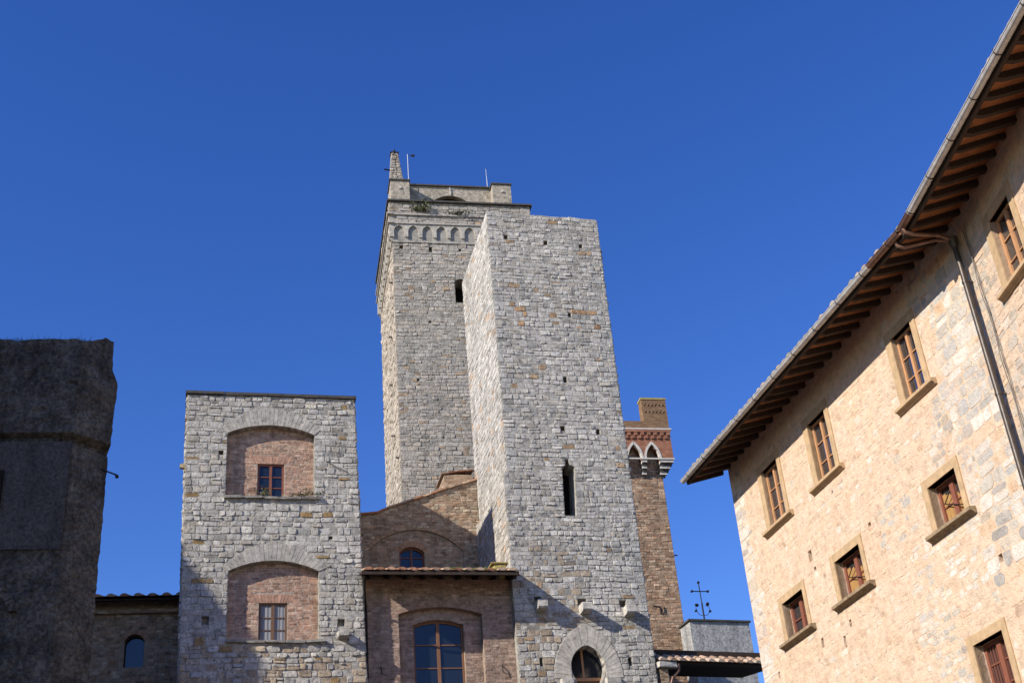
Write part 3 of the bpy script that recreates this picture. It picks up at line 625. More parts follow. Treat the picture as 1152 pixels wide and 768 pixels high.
# ------------------------------------------------------------------ tall tower behind
T = Fr(-5.326, 52.0, 78); rng = random.Random(31)
t = thing('stone_tower', 'tallest tower, warm grey courses under a row of small corbel arches and a parapet', 'tower', T.P(3.4, 3.5, 0))
tw = opening(arc(2.90, 3.46, 35.55, 35.70), 34.36)
th = [(0.32, .5, 37.35, 37.55), (1.75, 1.9, 37.2, 37.5), (3.2, 3.32, 37.3, 37.42), (1.55, 1.68, 33.2, 33.32), (0.9, 1.0, 30.1, 30.22), (1.9, 2.0, 27.2, 27.3)]
mb = carved(T, rect(0, 6.78, 0, 37.85), 0, 7.0, [(tw, -.3, .9)] + [(rect(*p), -.3, .25) for p in th], TMORTAR)
stones(mb, T, 22.0, 37.72, lambda z: (0, 6.78), [tw] + [rect(*p) for p in th], (0.13, 0.24), (0.2, 0.52), rng, tall_stone, depth=(0.003, 0.026), gap=.007, chamfer=.028)
side = T.left(0.0)
sh = [(-6.2, -6.0, 36.6, 36.8), (-1.0, -.85, 30.0, 30.2), (-4.0, -3.8, 26.0, 26.2), (-2.0, -1.85, 33.6, 33.85)]
stones(mb, side, 22.0, 37.72, lambda z: (-7, 0), [rect(*p) for p in sh], (0.14, 0.26), (0.22, 0.6), rng, lambda r, u, z: mulc((0.50, 0.43, 0.345), r.uniform(.75, 1.12)), depth=(0.004, 0.03), gap=.008, chamfer=.04)
stones(mb, T.right(6.78), 26.0, 37.72, lambda z: (0, 7), [], (0.15, 0.26), (0.22, 0.55), rng, tall_stone)
for zz in (24.2, 26.4, 28.1, 31.0, 33.2, 35.6):                       # projecting bonding stones on the side
    uu = rng.uniform(-5, -.5); block(mb, side, uu, uu + .2, zz, zz + .12, 0, rng, (0.3, 0.27, 0.23), (.14, .2), .003, .02)
mb.build('wall', M['stone'], t)
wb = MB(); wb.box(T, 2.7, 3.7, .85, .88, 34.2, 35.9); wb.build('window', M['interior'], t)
# corbel arcade
q = MB(); PIT = 0.69; nA = 10; UL, UR = -.15, 6.93; F0 = -.15
cuts = [(opening(pointed(UL + .13 + i * PIT + .09, UL + .13 + (i + 1) * PIT - .09, 38.28, 38.62), 37.6), -1, -.001) for i in range(nA)]
for m_ in carved(T, rect(UL, UR, 37.95, 38.78), F0, -.002, cuts, (.42, .39, .34)),: q.v, q.f, q.c, q.smooth = m_.v, m_.f, m_.c, m_.smooth
for i in range(nA + 1):
    uc = UL + .13 + i * PIT
    q.prism(T.right(max(UL, uc - .09)), [(-.10, 37.97), (-.06, 37.80), (-.002, 37.78), (-.002, 37.97)], 0, -.18, (.44, .41, .36))
cutl = [(opening(pointed(-7.2 + .1 + i * PIT + .09, -7.2 + .1 + (i + 1) * PIT - .09, 38.28, 38.62), 37.6), -1, -.001) for i in range(10)]
m_ = carved(side, rect(-7.2, .13, 37.95, 38.78), -.15, -.002, cutl, (.46, .42, .36)); k0 = len(q.v); q.v += m_.v; q.f += [[k0 + i for i in f] for f in m_.f]; q.c += m_.c; q.smooth += m_.smooth
q.box(T, .0, 6.78, -.055, -.003, 37.80, 38.72, (.30, .28, .245)); q.build('corbel_arcade', M['stone_smooth'], t)
s = MB(); s.box(T, -.05, 6.84, -.06, 0, 37.70, 37.79, (.40, .37, .32)); s.box(T, UL - .03, UR + .03, F0 - .06, 0, 38.70, 38.78, (.40, .37, .33)); s.box(side, -7.05, .06, -.06, 0, 37.70, 37.79, (.40, .37, .32)); s.box(side, -7.2, .26, -.23, 0, 38.701, 38.781, (.40, .37, .33))
s.box(T, UL - .04, UR + .04, F0 - .07, 0, 39.22, 39.30, (.40, .37, .33)); s.box(side, -7.2, .27, -.24, 0, 39.221, 39.301, (.40, .37, .33)); s.build('string_course', M['stone_smooth'], t)
p = MB(); p.box(T, UL + .02, UR - .02, F0 + .02, 7.2, 38.75, 40.02, TMORTAR)
Tp = T.off(0, F0 + .02)
for (z0, z1) in ((38.78, 39.22), (39.30, 40.0)):
    stones(p, Tp, z0, z1, lambda z: (UL + .02, UR - .02), [], (0.16, 0.26), (0.3, 0.7), rng, tall_stone, depth=(.008, .03))
    stones(p, T.left(UL + .02), z0, z1, lambda z: (-7.2, -F0 - .02), [], (0.16, 0.26), (0.3, 0.7), rng, tall_stone, depth=(.008, .03))
p.build('parapet', M['stone'], t)
s = MB(); s.box(T, UL - .08, UR + .08, F0 - .12, 7.3, 40.02, 40.11); s.build('coping', M['dark_slab'], t)
w = carved(T, rect(.6, 5.4, 40.11, 41.56), .55, .85, [(opening(arc(2.2, 3.9, 40.70, 41.04), 39.9), .3, 1.2)], (.4, .4, .4)); wo = w.build('upper_wall', M['beige_render'], t)
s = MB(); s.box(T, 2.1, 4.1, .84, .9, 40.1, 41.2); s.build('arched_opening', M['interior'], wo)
s = MB(); s.box(T, .5, 5.5, .45, 3.0, 41.56, 41.64); s.build('cap', M['dark_slab'], wo)
s = MB(); s.tube([T.P(3.05, .5, 41.55), T.P(3.05, .5, 41.06)], .018, 5); s.tube([T.P(2.9, .5, 41.42), T.P(3.2, .5, 41.42)], .018, 5); s.build('downpipe', M['zinc'], wo)
for (u0, u1, lz) in ((-.0, .93, 40.98), (5.12, 6.06, 40.98)):
    s = MB(); s.box(T, u0, u1, -.02, 1.1, 40.11, 41.42); po = s.build('pier', M['beige_render'], t)
    s = MB(); s.box(T, u0 - .06, u1 + .05, -.08, 1.15, 41.42, 41.50); s.build('cap', M['dark_slab'], po)
    s = MB(); uu = (u0 + u1) / 2; s.tube([T.P(uu, .0, lz), T.P(uu, -.09, lz)], .06, 10); s.build('lamp', M['white'], po)
pn = MB()
lo, hi = (-.06, 1.12), (.24, .60)
P8 = [T.P(lo[0], 1.2, 40.1), T.P(lo[1], 1.2, 40.1), T.P(lo[1], 2.0, 40.1), T.P(lo[0], 2.0, 40.1), T.P(hi[0], 1.45, 44.3), T.P(hi[1], 1.45, 44.3), T.P(hi[1], 1.75, 44.3), T.P(hi[0], 1.75, 44.3)]
pn.hexa(P8, TMORTAR)
stones(pn, T.off(0, 1.3), 40.2, 44.25, lambda z: (lo[0] + (hi[0] - lo[0]) * (z - 40.1) / 4.2, lo[1] + (hi[1] - lo[1]) * (z - 40.1) / 4.2), [], (.12, .2), (.15, .3), rng, tall_stone, depth=(.01, .05), n0=0.06)
po = pn.build('pinnacle', M['stone'], t)
s = MB(); s.box(T, .2, .64, 1.4, 1.8, 44.3, 44.38, (.4, .38, .33)); s.tube([T.P(.42, 1.6, 44.38), T.P(.42, 1.6, 44.50), T.P(.42, 1.6, 44.54), T.P(.42, 1.6, 44.66)], [.03, .05, .08, .03], 6); s.build('finial', M['iron'], po); s = MB(); s.tube([T.P(.3, 1.5, 43.2), T.P(-.15, 1.4, 43.2)], .04, 5); s.build('spout', M['iron'], po)
r_ = thing('weather_vane', 'thin pole with a tiny vane beside the stone pinnacle on the tallest tower', 'weather vane', T.P(.95, .3, 41.5))
s = MB(); s.tube([T.P(.95, .3, 41.4), T.P(.95, .3, 43.35)], .016, 6); s.build('pole', M['pale_metal'], r_)
s = MB(); s.prism(T, [(1.08, 43.24), (1.28, 43.2), (1.33, 43.34), (1.18, 43.36)], .29, .31); s.tube([T.P(.95, .3, 43.3), T.P(1.1, .3, 43.3)], .012, 5); s.build('vane', M['iron'], r_)
r_ = thing('lightning_rod', 'bare thin metal rod rising beside the right-hand pier of the tallest tower', 'rod', T.P(5.02, .6, 41.2))
s = MB(); s.tube([T.P(5.02, .7, 41.5), T.P(5.02, .7, 42.2), T.P(5.0, .7, 42.95)], [.02, .016, .009], 6); s.build('rod', M['pale_metal'], r_)
plant('wall_plant', 'green shrub rooted in the parapet under the left pier of the tallest tower', T, 1.35, -.24, 39.45, (.28, .08, .24), 260, .11, 1, (0.07, 0.085, 0.03))
plant('wall_plant', 'sparse dark weed hanging on the parapet ledge above the corbel arches', T, 3.25, -.24, 39.28, (.34, .06, .13), 150, .10, 2, (0.06, 0.065, 0.03))
plant('wall_plant', 'small dry weed on the upper arched recess sill beside its red window', LT, -8.05, -.02, 19.05, (.13, .05, .14), 110, .07, 3, (0.09, 0.09, 0.03))
plant('wall_plant', 'spreading weed at the right end of the upper arched recess sill', LT, -6.8, .02, 19.05, (.26, .06, .10), 170, .08, 4, (0.10, 0.09, 0.04))

# ------------------------------------------------------------------ brick tower on the right, behind
KB = 55.0 / 58.0; B = Fr(6.654 * KB, 58.0 * KB, 77, KB); rng = random.Random(8)
t = thing('brick_tower', 'slender orange brick tower with white pointed arches under a pierced merlon', 'tower', B.P(-1.9, 2, .085))
mb = MB(); mb.box(B, -4.0, 0, 0, 4.0, -1, 29.0); mb.c = [(.32, .23, .155)] * len(mb.c); bricks(mb, B, 14, 27.6, lambda z: (-4, 0), [], rng, ORANGE, (.115, .14), (.2, .36), (.002, .018)); bricks(mb, B.right(0), 14, 27.6, lambda z: (0, 4), [], rng, ORANGE, (.115, .14), (.2, .36), (.002, .018)); mb.build('wall', M['brick_blocks'], t)
AF = -.48; PB = .90
aw = []
for i in range(5):
    uR = -.17 - i * PB; aw.append((uR - .66, uR))
cuts = [(opening(pointed(a, b_, 27.62, 28.36), 26.0), -2, -.001) for a, b_ in aw]
mb = carved(B, rect(-4.5, .52, 27.62, 29.14), AF, -.002, cuts, (.5, .5, .5)); mb.build('arcade', M['brick_red'], t, B)
rs = B.right(0)
cutr = [(opening(pointed(.25 + i * .9, .91 + i * .9, 27.62, 28.36), 26.0), -2, -.001) for i in range(4)]
mb = carved(rs, rect(-.477, 4.5, 27.621, 29.14), -.519, -.002, cutr, (.5, .5, .5)); mb.build('arcade', M['brick_red'], t, rs)
tr = MB()
for a, b_ in aw: vous(tr, B, pointed(a, b_, 27.62, 28.36), pointed(a - .10, b_ + .10, 27.62, 28.53), 12, AF, .03, rng, lambda r, u, z: mulc((.56, .53, .48), r.uniform(.85, 1.05)), .2)
tr.box(B, -4.5, .56, AF - .05, AF, 27.56, 27.63, (.6, .57, .52)); tr.build('arch_trim', M['white'], t)
for i in range(6):                                                    # striped stepped corbels
    u0 = -.15 - i * PB; u1 = u0 + .22 if i else .50
    w_ = MB(); d_ = MB()
    for k in range(6):
        f = (k + 1) / 6; a0, a1, nn, z0 = u0 + .0, (u1 if i else .05 + .45 * f), AF * f, 26.80 + k * .126
        (w_ if k % 2 else d_).box(B, a0, a1, nn + (.03 if k % 2 == 0 else 0), -.001, z0, z0 + .124)
    co_ = w_.build('corbel', M['white'], t); d_.build('dark_band', M['dark_slab'], co_)
st = MB(); st.box(B, -4.58, .60, AF - .08, 4.5, 29.14, 29.21); st.build('string_course', M['white'], t)
dn = MB()
for row, z in ((0, 28.66), (1, 28.84)):
    k = 30
    for i in range(k):
        if (i + row) % 2: continue
        u0 = -4.45 + i * 4.95 / k; dn.box(B, u0, u0 + .16, AF - .07, AF, z, z + .15)
dn.box(B, -4.5, .53, AF - .075, AF, 29.0, 29.14); dn.build('dentil_band', M['brick_red'], t, B)
pa = MB(); pa.box(B, -4.5, .52, AF, AF + .45, 29.21, 29.62); pa.box(B, .10, .519, AF + .45, 4.4, 29.21, 29.62); pa.build('parapet', M['merlon'], t, B)
for k, (u0, u1) in enumerate(((-.72, .53), (-3.1, -1.9), (-4.5, -4.0))):
    cuts = []
    for z in (30.12, 30.50):
        x = u0 + .10
        while x < u1 - .15 and k == 0: cuts.append(([(x, z - .06), (x + .09, z + .06), (x + .15, z + .07), (x + .07, z - .07)], AF - .5, AF + .3)); cuts.append(([(x + .12, z - .10), (x + .17, z - .10), (x + .12, z - .04)], AF - .5, AF + .3)); x += .185
    if cuts: mb = carved(B, rect(u0, u1, 29.625, 30.80), AF, AF + .5, cuts, (.5, .5, .5))
    else: mb = MB(); mb.box(B, u0, u1, AF, AF + .5, 29.625, 30.80)
    mo = mb.build('merlon', M['merlon'], t, B)
    s = MB(); s.box(B, u0 - .03, u1 + .03, AF - .03, AF + .53, 30.80, 30.90); s.build('cap', M['moss'], mo)
hk = MB(); hk.tube([B.P(-1.35, -.01, 20.45), B.P(-1.35, -.04, 20.45), B.P(-1.05, -.04, 20.42), B.P(-1.05, -.04, 20.1), B.P(-.85, -.04, 20.12), B.P(-.85, -.04, 20.4)], .022, 5); hk.build('iron_hook', M['iron'], t); hk = MB(); hk.tube([B.P(-.05, .05, 22.9), B.P(.18, .05, 22.9)], .03, 5); hk.build('iron_spike', M['iron'], t)

# ------------------------------------------------------------------ grey rendered turret with the cross-shaped vane, low tiled roof in front
KW = 54.0 / 50.0; W = Fr(6.711 * KW, 50.0 * KW, 70, KW)
t = thing('roof_turret', 'low grey rendered block with dark flat cap behind the tiled roof', 'turret', W.P(.4, .6, 0))
mb = MB(); mb.box(W, -.83, 1.74, 0, .9, 0, 17.12); mb.build('wall', M['grey_render'], t)
s = MB(); s.box(W, -.90, 1.80, -.07, .96, 17.12, 17.19); s.build('cap', M['dark_slab'], t)
v = thing('cross_vane', 'black iron cross with curled arms standing on the grey turret', 'weather vane', W.P(.1, .5, 17.19))
x = W.off(.08, .5); s = MB(); s.tube([x.P(0, 0, 17.15), x.P(0, 0, 18.05)], .035, 6); s.tube([x.P(0, 0, 18.05), x.P(-.02, 0, 18.86)], .022, 6); s.build('post', M['iron'], v)
s = MB(); s.tube([x.P(-.36, 0, 18.52), x.P(.34, 0, 18.54)], .022, 6)
for uu, zz in ((-.36, 18.52), (.34, 18.54), (-.02, 18.9)): s.tube([x.P(uu, -.03, zz), x.P(uu, .03, zz)], .055, 8)
s.build('cross', M['iron'], v)
s = MB()
for sg in (-1, 1): s.tube([x.P(0, 0, 17.55), x.P(sg * .15, 0, 17.55), x.P(sg * .25, 0, 17.66), x.P(sg * .30, 0, 17.85), x.P(sg * .22, 0, 17.98)], .012, 5); s.tube([x.P(sg * .24, -.05, 17.98 + .05 * sg), x.P(sg * .24, .05, 17.98)], .07, 8); s.tube([x.P(sg * .31, -.04, 17.72), x.P(sg * .31, .04, 17.72)], .05, 7)
s.build('scroll', M['iron'], v)
LR = Fr(0.1316 * 43, 43.0, 68); rng = random.Random(9); zz = lambda z: 1.6 + (z - 1.6) * .977
t = thing('tiled_house', 'low dark loggia under a small terracotta tiled roof right of the tapering tower', 'house', LR.P(.5, 2, 0))
rf = MB(); rf.prism(LR.right(-2.0), [(-.05, zz(13.76)), (-.05, zz(13.84)), (.9, zz(14.10)), (.9, zz(14.0))], 0, -6.0); ro = rf.build('roof', M['dark_wood'], t)
tl = MB(); tiles(tl, LR, -2.0, 4.0, -.15, .48, zz(13.80), zz(14.16), .36, rng, rows=2, r=.13, TERRA=lambda r: mulc(r.choice([(.40, .27, .19), (.46, .36, .27), (.36, .22, .15), (.42, .33, .26)]), r.uniform(.7, 1.15))); tl.build('tiles', M['tile'], ro)
rf = MB(); rf.box(LR, -2.02, 4.0, .5, .62, zz(14.14), zz(14.40)); rf.prism(LR.right(-2.02), [(.6, zz(14.30)), (.6, zz(14.40)), (5, zz(15.0)), (5, zz(14.9))], 0, -6.02); rf.build('upper_eave', M['dark_wood'], ro)  # near-black front puts the shade on the upper roof edge into its colour
wl = MB(); wl.box(LR, -2.0, 4.0, 3.0, 3.3, 0, zz(14.0)); wl.build('wall', M['brick_brown'], t, LR)
bm_ = MB(); block(bm_, LR, -2.05, -1.30, zz(13.58), zz(13.80), 0.02, rng, (.5, .47, .42), (.16, .17), .003, .03); bm_.build('beam_end', M['stone_smooth'], t)
dp = MB(); dp.tube([LR.P(-1.28, -.08, zz(13.74)), LR.P(-1.30, -.05, zz(13.5)), LR.P(-1.5, .02, zz(13.3)), LR.P(-1.62, .05, zz(13.0)), LR.P(-1.62, .05, 8)], .05, 8); dp.build('downpipe', M['copper'], t)
ps = MB(); ps.box(LR, -1.95, -1.65, .0, .25, 0, zz(13.58)); ps.build('post', M['brick_brown'], t, LR)

# ------------------------------------------------------------------ low house on the left, set back in shade
LLh = Fr(-13.456, 43.0, 79); rng = random.Random(10)
t = thing('tiled_house', 'low shaded brown house with one small arched window left of the square tower', 'house', LLh.P(-1.0, 3, 0))
wt = arc(-.60, .06, 16.16, 16.42)
H2 = LLh.off(0, .55)
mb = carved(H2, rect(-6, 2.6, 0, 17.62), 0, 5, [(opening(wt, 15.26), -.3, .5)], (.5, .5, .5)); mb.c = [(.30, .23, .16)] * len(mb.c); bricks(mb, H2, 12, 17.12, lambda z: (-5.9, 2.5), [opening(arc(-.74, .20, 16.2, 16.58), 15.2)], rng, [(.34, .24, .16), (.28, .19, .12), (.38, .29, .21), (.33, .21, .13)], (.09, .15), (.16, .36), (.002, .02)); mb.build('wall', M['brick_blocks'], t)
window(t, H2, -.60, .06, 15.26, 16.16, .22, M['dark_wood'], .03, 1, 1, .03, arch=wt)
a = MB(); vous(a, H2, wt, arc(-.74, .20, 16.2, 16.58), 15, 0, .012, rng, lambda r, u, z: mulc((0.34, 0.20, 0.13), r.uniform(.75, 1.15)), .1); a.build('arch', M['tile'], t)
rf = MB(); rf.prism(LLh.right(-6), [(-.08, 17.42), (-.08, 17.48), (4.6, 18.9), (4.6, 18.8)], 0, -8.6); ro = rf.build('roof', M['dark_wood'], t)
tl = MB(); tiles(tl, LLh, -6, 2.4, -.2, 4.4, 17.50, 18.92, .47, rng, rows=9, r=.14); tl.build('tiles', M['tile'], ro)
cn = MB(); cn.box(H2, -6, 2.6, -.16, 0, 17.12, 17.26); cn.build('cornice', M['brick_brown'], t, H2)

# ------------------------------------------------------------------ dark weathered tower at the left edge
D = Fr(-9.206, 24.0, 79); K = Fr(-9.167, 24.008, 34); rng = random.Random(12)
t = thing('weathered_tower', 'dark weathered rendered tower stump with a broken top and one deep groove', 'tower', D.P(-2, 2, 0))
def ragged(mb, z0, z1, grow, col=(.5, .5, .5)):
    """Plan of the stump: long front, canted corner, short right side; finely gridded and roughened."""
    pl = [(D, -6.0), (D, 0.0)], [(K, 0.04), (K, .80)]
    path = []
    for i in range(41): path.append((D.P(-6.0 + 6.0 * i / 40, 0, 0), D.n))
    for i in range(1, 9): path.append((K.P(.04 + .80 * i / 8, 0, 0), K.n))
    e0 = K.P(.84, 0, 0); bd = Vector((math.sin(rad(-32)), math.cos(rad(-32)), 0))
    for i in range(1, 9): path.append((e0 + bd * (.5 * i), Vector((-bd.y, bd.x, 0))))
    nz = int((z1 - z0) / .085); vs = []; fs = []; m_ = len(path)
    from mathutils import noise as mn
    for k in range(nz + 1):
        z = z0 + (z1 - z0) * k / nz
        for j, (p, n) in enumerate(path):
            q = Vector((p.x, p.y, z)); w = mn.noise(q * .9) * .02 + mn.noise(q * 2.6) * .025 + mn.noise(q * 7) * .035 + mn.noise(q * 15) * .03
            if j > 40:                                  # the corner is broken away towards the top
                fa = min(1, (j - 40) / 8); p = p - K.u * (fa * .13 * min(1, max(0, (z - 15.62) / .25)))
            e = grow(z, j, q); zt = z
            if k == nz: zt = z + mn.noise(q * 3.1) * .05 + mn.noise(q * 9) * .05 + (.26 * min(1, (j - 40) / 6) if j > 40 else 0)
            if k in (0,): w *= .5
            vs.append(Vector((p.x, p.y, zt)) - n * (e + w))
    for k in range(nz):
        for j in range(m_ - 1): a = k * m_ + j; fs.append([a, a + 1, a + m_ + 1, a + m_])
    mb.add(vs, fs, col, False)
    tp = [i for i in range(nz * m_, (nz + 1) * m_)]
    c = len(vs); vs2 = [vs[i] for i in tp]; back = [v + bd * 4.5 for v in vs2]
    mb.add(vs2 + back, [[i, i + 1, len(vs2) + i + 1, len(vs2) + i] for i in range(len(vs2) - 1)], col)
def stump(z, j, q):
    if 14.0 < z < 14.13: return -.16                    # deep groove
    if z > 14.1: return (.05 + (.08 * max(0, 1 - abs(z - 15.45) / .7) if j > 38 else 0))
    return 0.0
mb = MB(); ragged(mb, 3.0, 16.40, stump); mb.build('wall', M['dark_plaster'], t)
rp = MB(); n_ = 40
for i in range(n_):
    a_ = -6 + 5.97 * i / n_; b_ = -6 + 5.97 * (i + 1) / n_; rp.box(D, a_, b_, -.055 + rng.uniform(-.006, .006), .05, 11.62 + rng.uniform(-.02, .02), 13.97)
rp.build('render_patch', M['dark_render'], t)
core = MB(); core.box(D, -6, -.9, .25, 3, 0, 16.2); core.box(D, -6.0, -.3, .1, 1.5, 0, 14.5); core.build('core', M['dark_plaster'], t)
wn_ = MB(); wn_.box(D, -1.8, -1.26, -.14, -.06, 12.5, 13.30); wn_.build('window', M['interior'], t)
ax = MB(); vous(ax, D, arc(-2.2, -.85, 10.35, 10.85), arc(-2.35, -.7, 10.35, 11.05), 9, -.06, .08, rng, lambda r, u, z: (.5, .5, .5), .2); ax.build('blind_arch', M['dark_plaster'], t)
tw_ = MB(); tw_.tube([K.P(.45, .15, 13.68), K.P(.98, -.15, 13.5)], .018, 5); tw_.tube([K.P(.98, -.15, 13.5), K.P(1.0, -.15, 13.44)], .04, 6); tw_.build('iron_spike', M['iron'], t)
pw = MB(); r2 = random.Random(77)
for _ in range(500):
    uu = r2.uniform(-2.6, .15); p_ = D.P(uu, r2.uniform(-.05, .12), 16.36); pw.tube([p_, p_ + Vector((r2.gauss(0, .03), r2.gauss(0, .03), r2.uniform(.02, .11) * (2 if r2.random() < .08 else 1)))], [.006, .002], 3, mulc((.07, .07, .03), r2.uniform(.5, 1.4)), False)
o = pw.build('dry_grass', M['leaf'], None, recalc=False); o['kind'] = 'stuff'; o['label'] = 'thin dry grass along the broken top of the dark tower stump'; o['category'] = 'grass'

# ------------------------------------------------------------------ big peach palace on the right
S = 35.0 / 27.0
A = Fr(4.569 * S, 27.0 * S, 163); Cc = Fr(7.37312 * S, 17.829 * S, 174); UB = 9.59 * S
zs = lambda z: 1.6 + (z - 1.6) * S
rng = random.Random(40)
t = thing('palace', 'large peach limewashed stone palace with deep timber eaves filling the right side', 'building', A.P(6, 4, 0))
up = [(1.52, 2.27), (3.74, 4.47), (7.12, 7.77)]; lw = [(1.38, 2.30), (3.70, 4.66), (7.09, 7.92)]; bt = [(7.23, 8.0)]
WINS = [(A, a * S, b_ * S, zs(11.36), zs(12.62), 'u') for a, b_ in up] + [(A, a * S, b_ * S, zs(9.02), zs(9.79), 'l') for a, b_ in lw] + [(A, 7.23 * S, 8.02 * S, zs(5.75), zs(7.09), 'b'), (Cc, 1.02 * S, 1.72 * S, zs(11.50), zs(12.68), 'u')]
ph = [(2.78, 2.92, 10.14, 10.36), (2.88, 2.98, 9.92, 10.0), (5.08, 5.18, 9.92, 10.0), (2.62, 2.72, 8.50, 8.68), (3.44, 3.53, 8.24, 8.46), (3.76, 3.84, 8.52, 8.66), (.66, .74, 8.5, 8.62), (8.38, 8.48, 8.0, 8.12), (4.1, 4.16, 11.0, 11.06)]
ph = [(a * S, b_ * S, zs(c), zs(d)) for a, b_, c, d in ph]
ZT = zs(13.62)
def wall_col(rng, u, z):
    """Peach wash over most of it; bare pale blocks at the corner, grey rubble by the downpipe."""
    us, zq = u / S, 1.6 + (z - 1.6) / S; r = rng.random()
    grey = lambda: mulc(rng.choice([(.50, .475, .43), (.44, .42, .39), (.56, .52, .45), (.40, .39, .37), (.58, .50, .40)]), rng.uniform(.85, 1.15))
    if us < .42 + .25 * rng.random(): return mulc((.67, .62, .55), rng.uniform(.85, 1.08)) if r < .75 else grey()
    if us > 7.85 + .5 * math.sin(zq * 1.7) and zq > 7.6: return grey() if r < .62 else mulc((.68, .63, .56), rng.uniform(.88, 1.08)) if r < .85 else mulc((.62, .40, .24), rng.uniform(.8, 1.1))
    if 5.9 < us < 7.0 and 6.0 < zq < 8.8 and r < .5: return mulc((.64, .58, .49), rng.uniform(.85, 1.1)) if r < .3 else grey()
    if 5.0 < us < 6.3 and 10.0 < zq < 11.6 and r < .12: return mulc((.70, .65, .57), rng.uniform(.9, 1.1))
    if us > 6.2 and 7.9 < zq < 9.1 and r < .5: return mulc((.68, .63, .56), rng.uniform(.88, 1.08))
    if 5.4 < us < 6.6 and 9.3 < zq < 11.0 and r < .22: return grey()
    if r < .045: return mulc((.68, .61, .51), rng.uniform(.9, 1.1))
    if r < .30: return mulc((.66, .45, .315), rng.uniform(.85, 1.1))
    if r < .38: return mulc((.60, .39, .26), rng.uniform(.85, 1.1))
    return mulc((.69, .51, .355), rng.uniform(.9, 1.07))
def c_col(rng, u, z):
    r = rng.random()
    if u < .9 * S and r < .5: return mulc((.52, .46, .38), rng.uniform(.85, 1.1))
    return mulc((.67, .49, .34), rng.uniform(.85, 1.08)) if r < .85 else mulc((.55, .48, .40), rng.uniform(.9, 1.1))
mb = MB()
for fr, u1, cf in ((A, UB, wall_col), (Cc, 13.0, c_col)):
    ws = [(a, b_, c, d) for f_, a, b_, c, d, k in WINS if f_ is fr]; hs = ph if fr is A else []
    m_ = carved(fr, rect(0, u1, 0, ZT), 0, 7.0, [(rect(*w_), -.3, .6) for w_ in ws] + [(rect(*h_), -.3, .25) for h_ in hs], (.66, .48, .33))
    k0 = len(mb.v); mb.v += m_.v; mb.f += [[k0 + i for i in f] for f in m_.f]; mb.c += m_.c; mb.smooth += m_.smooth
    hl = [rect(a - .2, b_ + .2, c - .02, d + .2) for a, b_, c, d in ws] + [rect(*h_) for h_ in hs]
    if fr is A:
        stones(mb, fr, 4.0, ZT - .3, lambda z: (0, .52 + .2 * math.sin(z * 9)), hl, (.2, .36), (.3, .6), rng, cf, depth=(.002, .010), gap=.005, chamfer=.04)
        stones(mb, fr, 4.0, ZT - .3, lambda z: (.53 + .2 * math.sin(z * 9), 8.25 * S + .3 * math.sin(z * 1.7)), hl, (.08, .19), (.10, .36), rng, cf, depth=(.0005, .006), gap=.003, chamfer=.05)
        stones(mb, fr, 4.0, ZT - .3, lambda z: (8.25 * S + .3 * math.sin(z * 1.7), u1), hl, (.18, .36), (.25, .65), rng, cf, depth=(.001, .008), gap=.005, chamfer=.06)
    else: stones(mb, fr, 8.0, ZT - .3, lambda z: (0, u1), hl, (.12, .26), (.16, .5), rng, cf, depth=(.001, .009), gap=.003, chamfer=.05)
mb.build('wall', M['wash'], t)
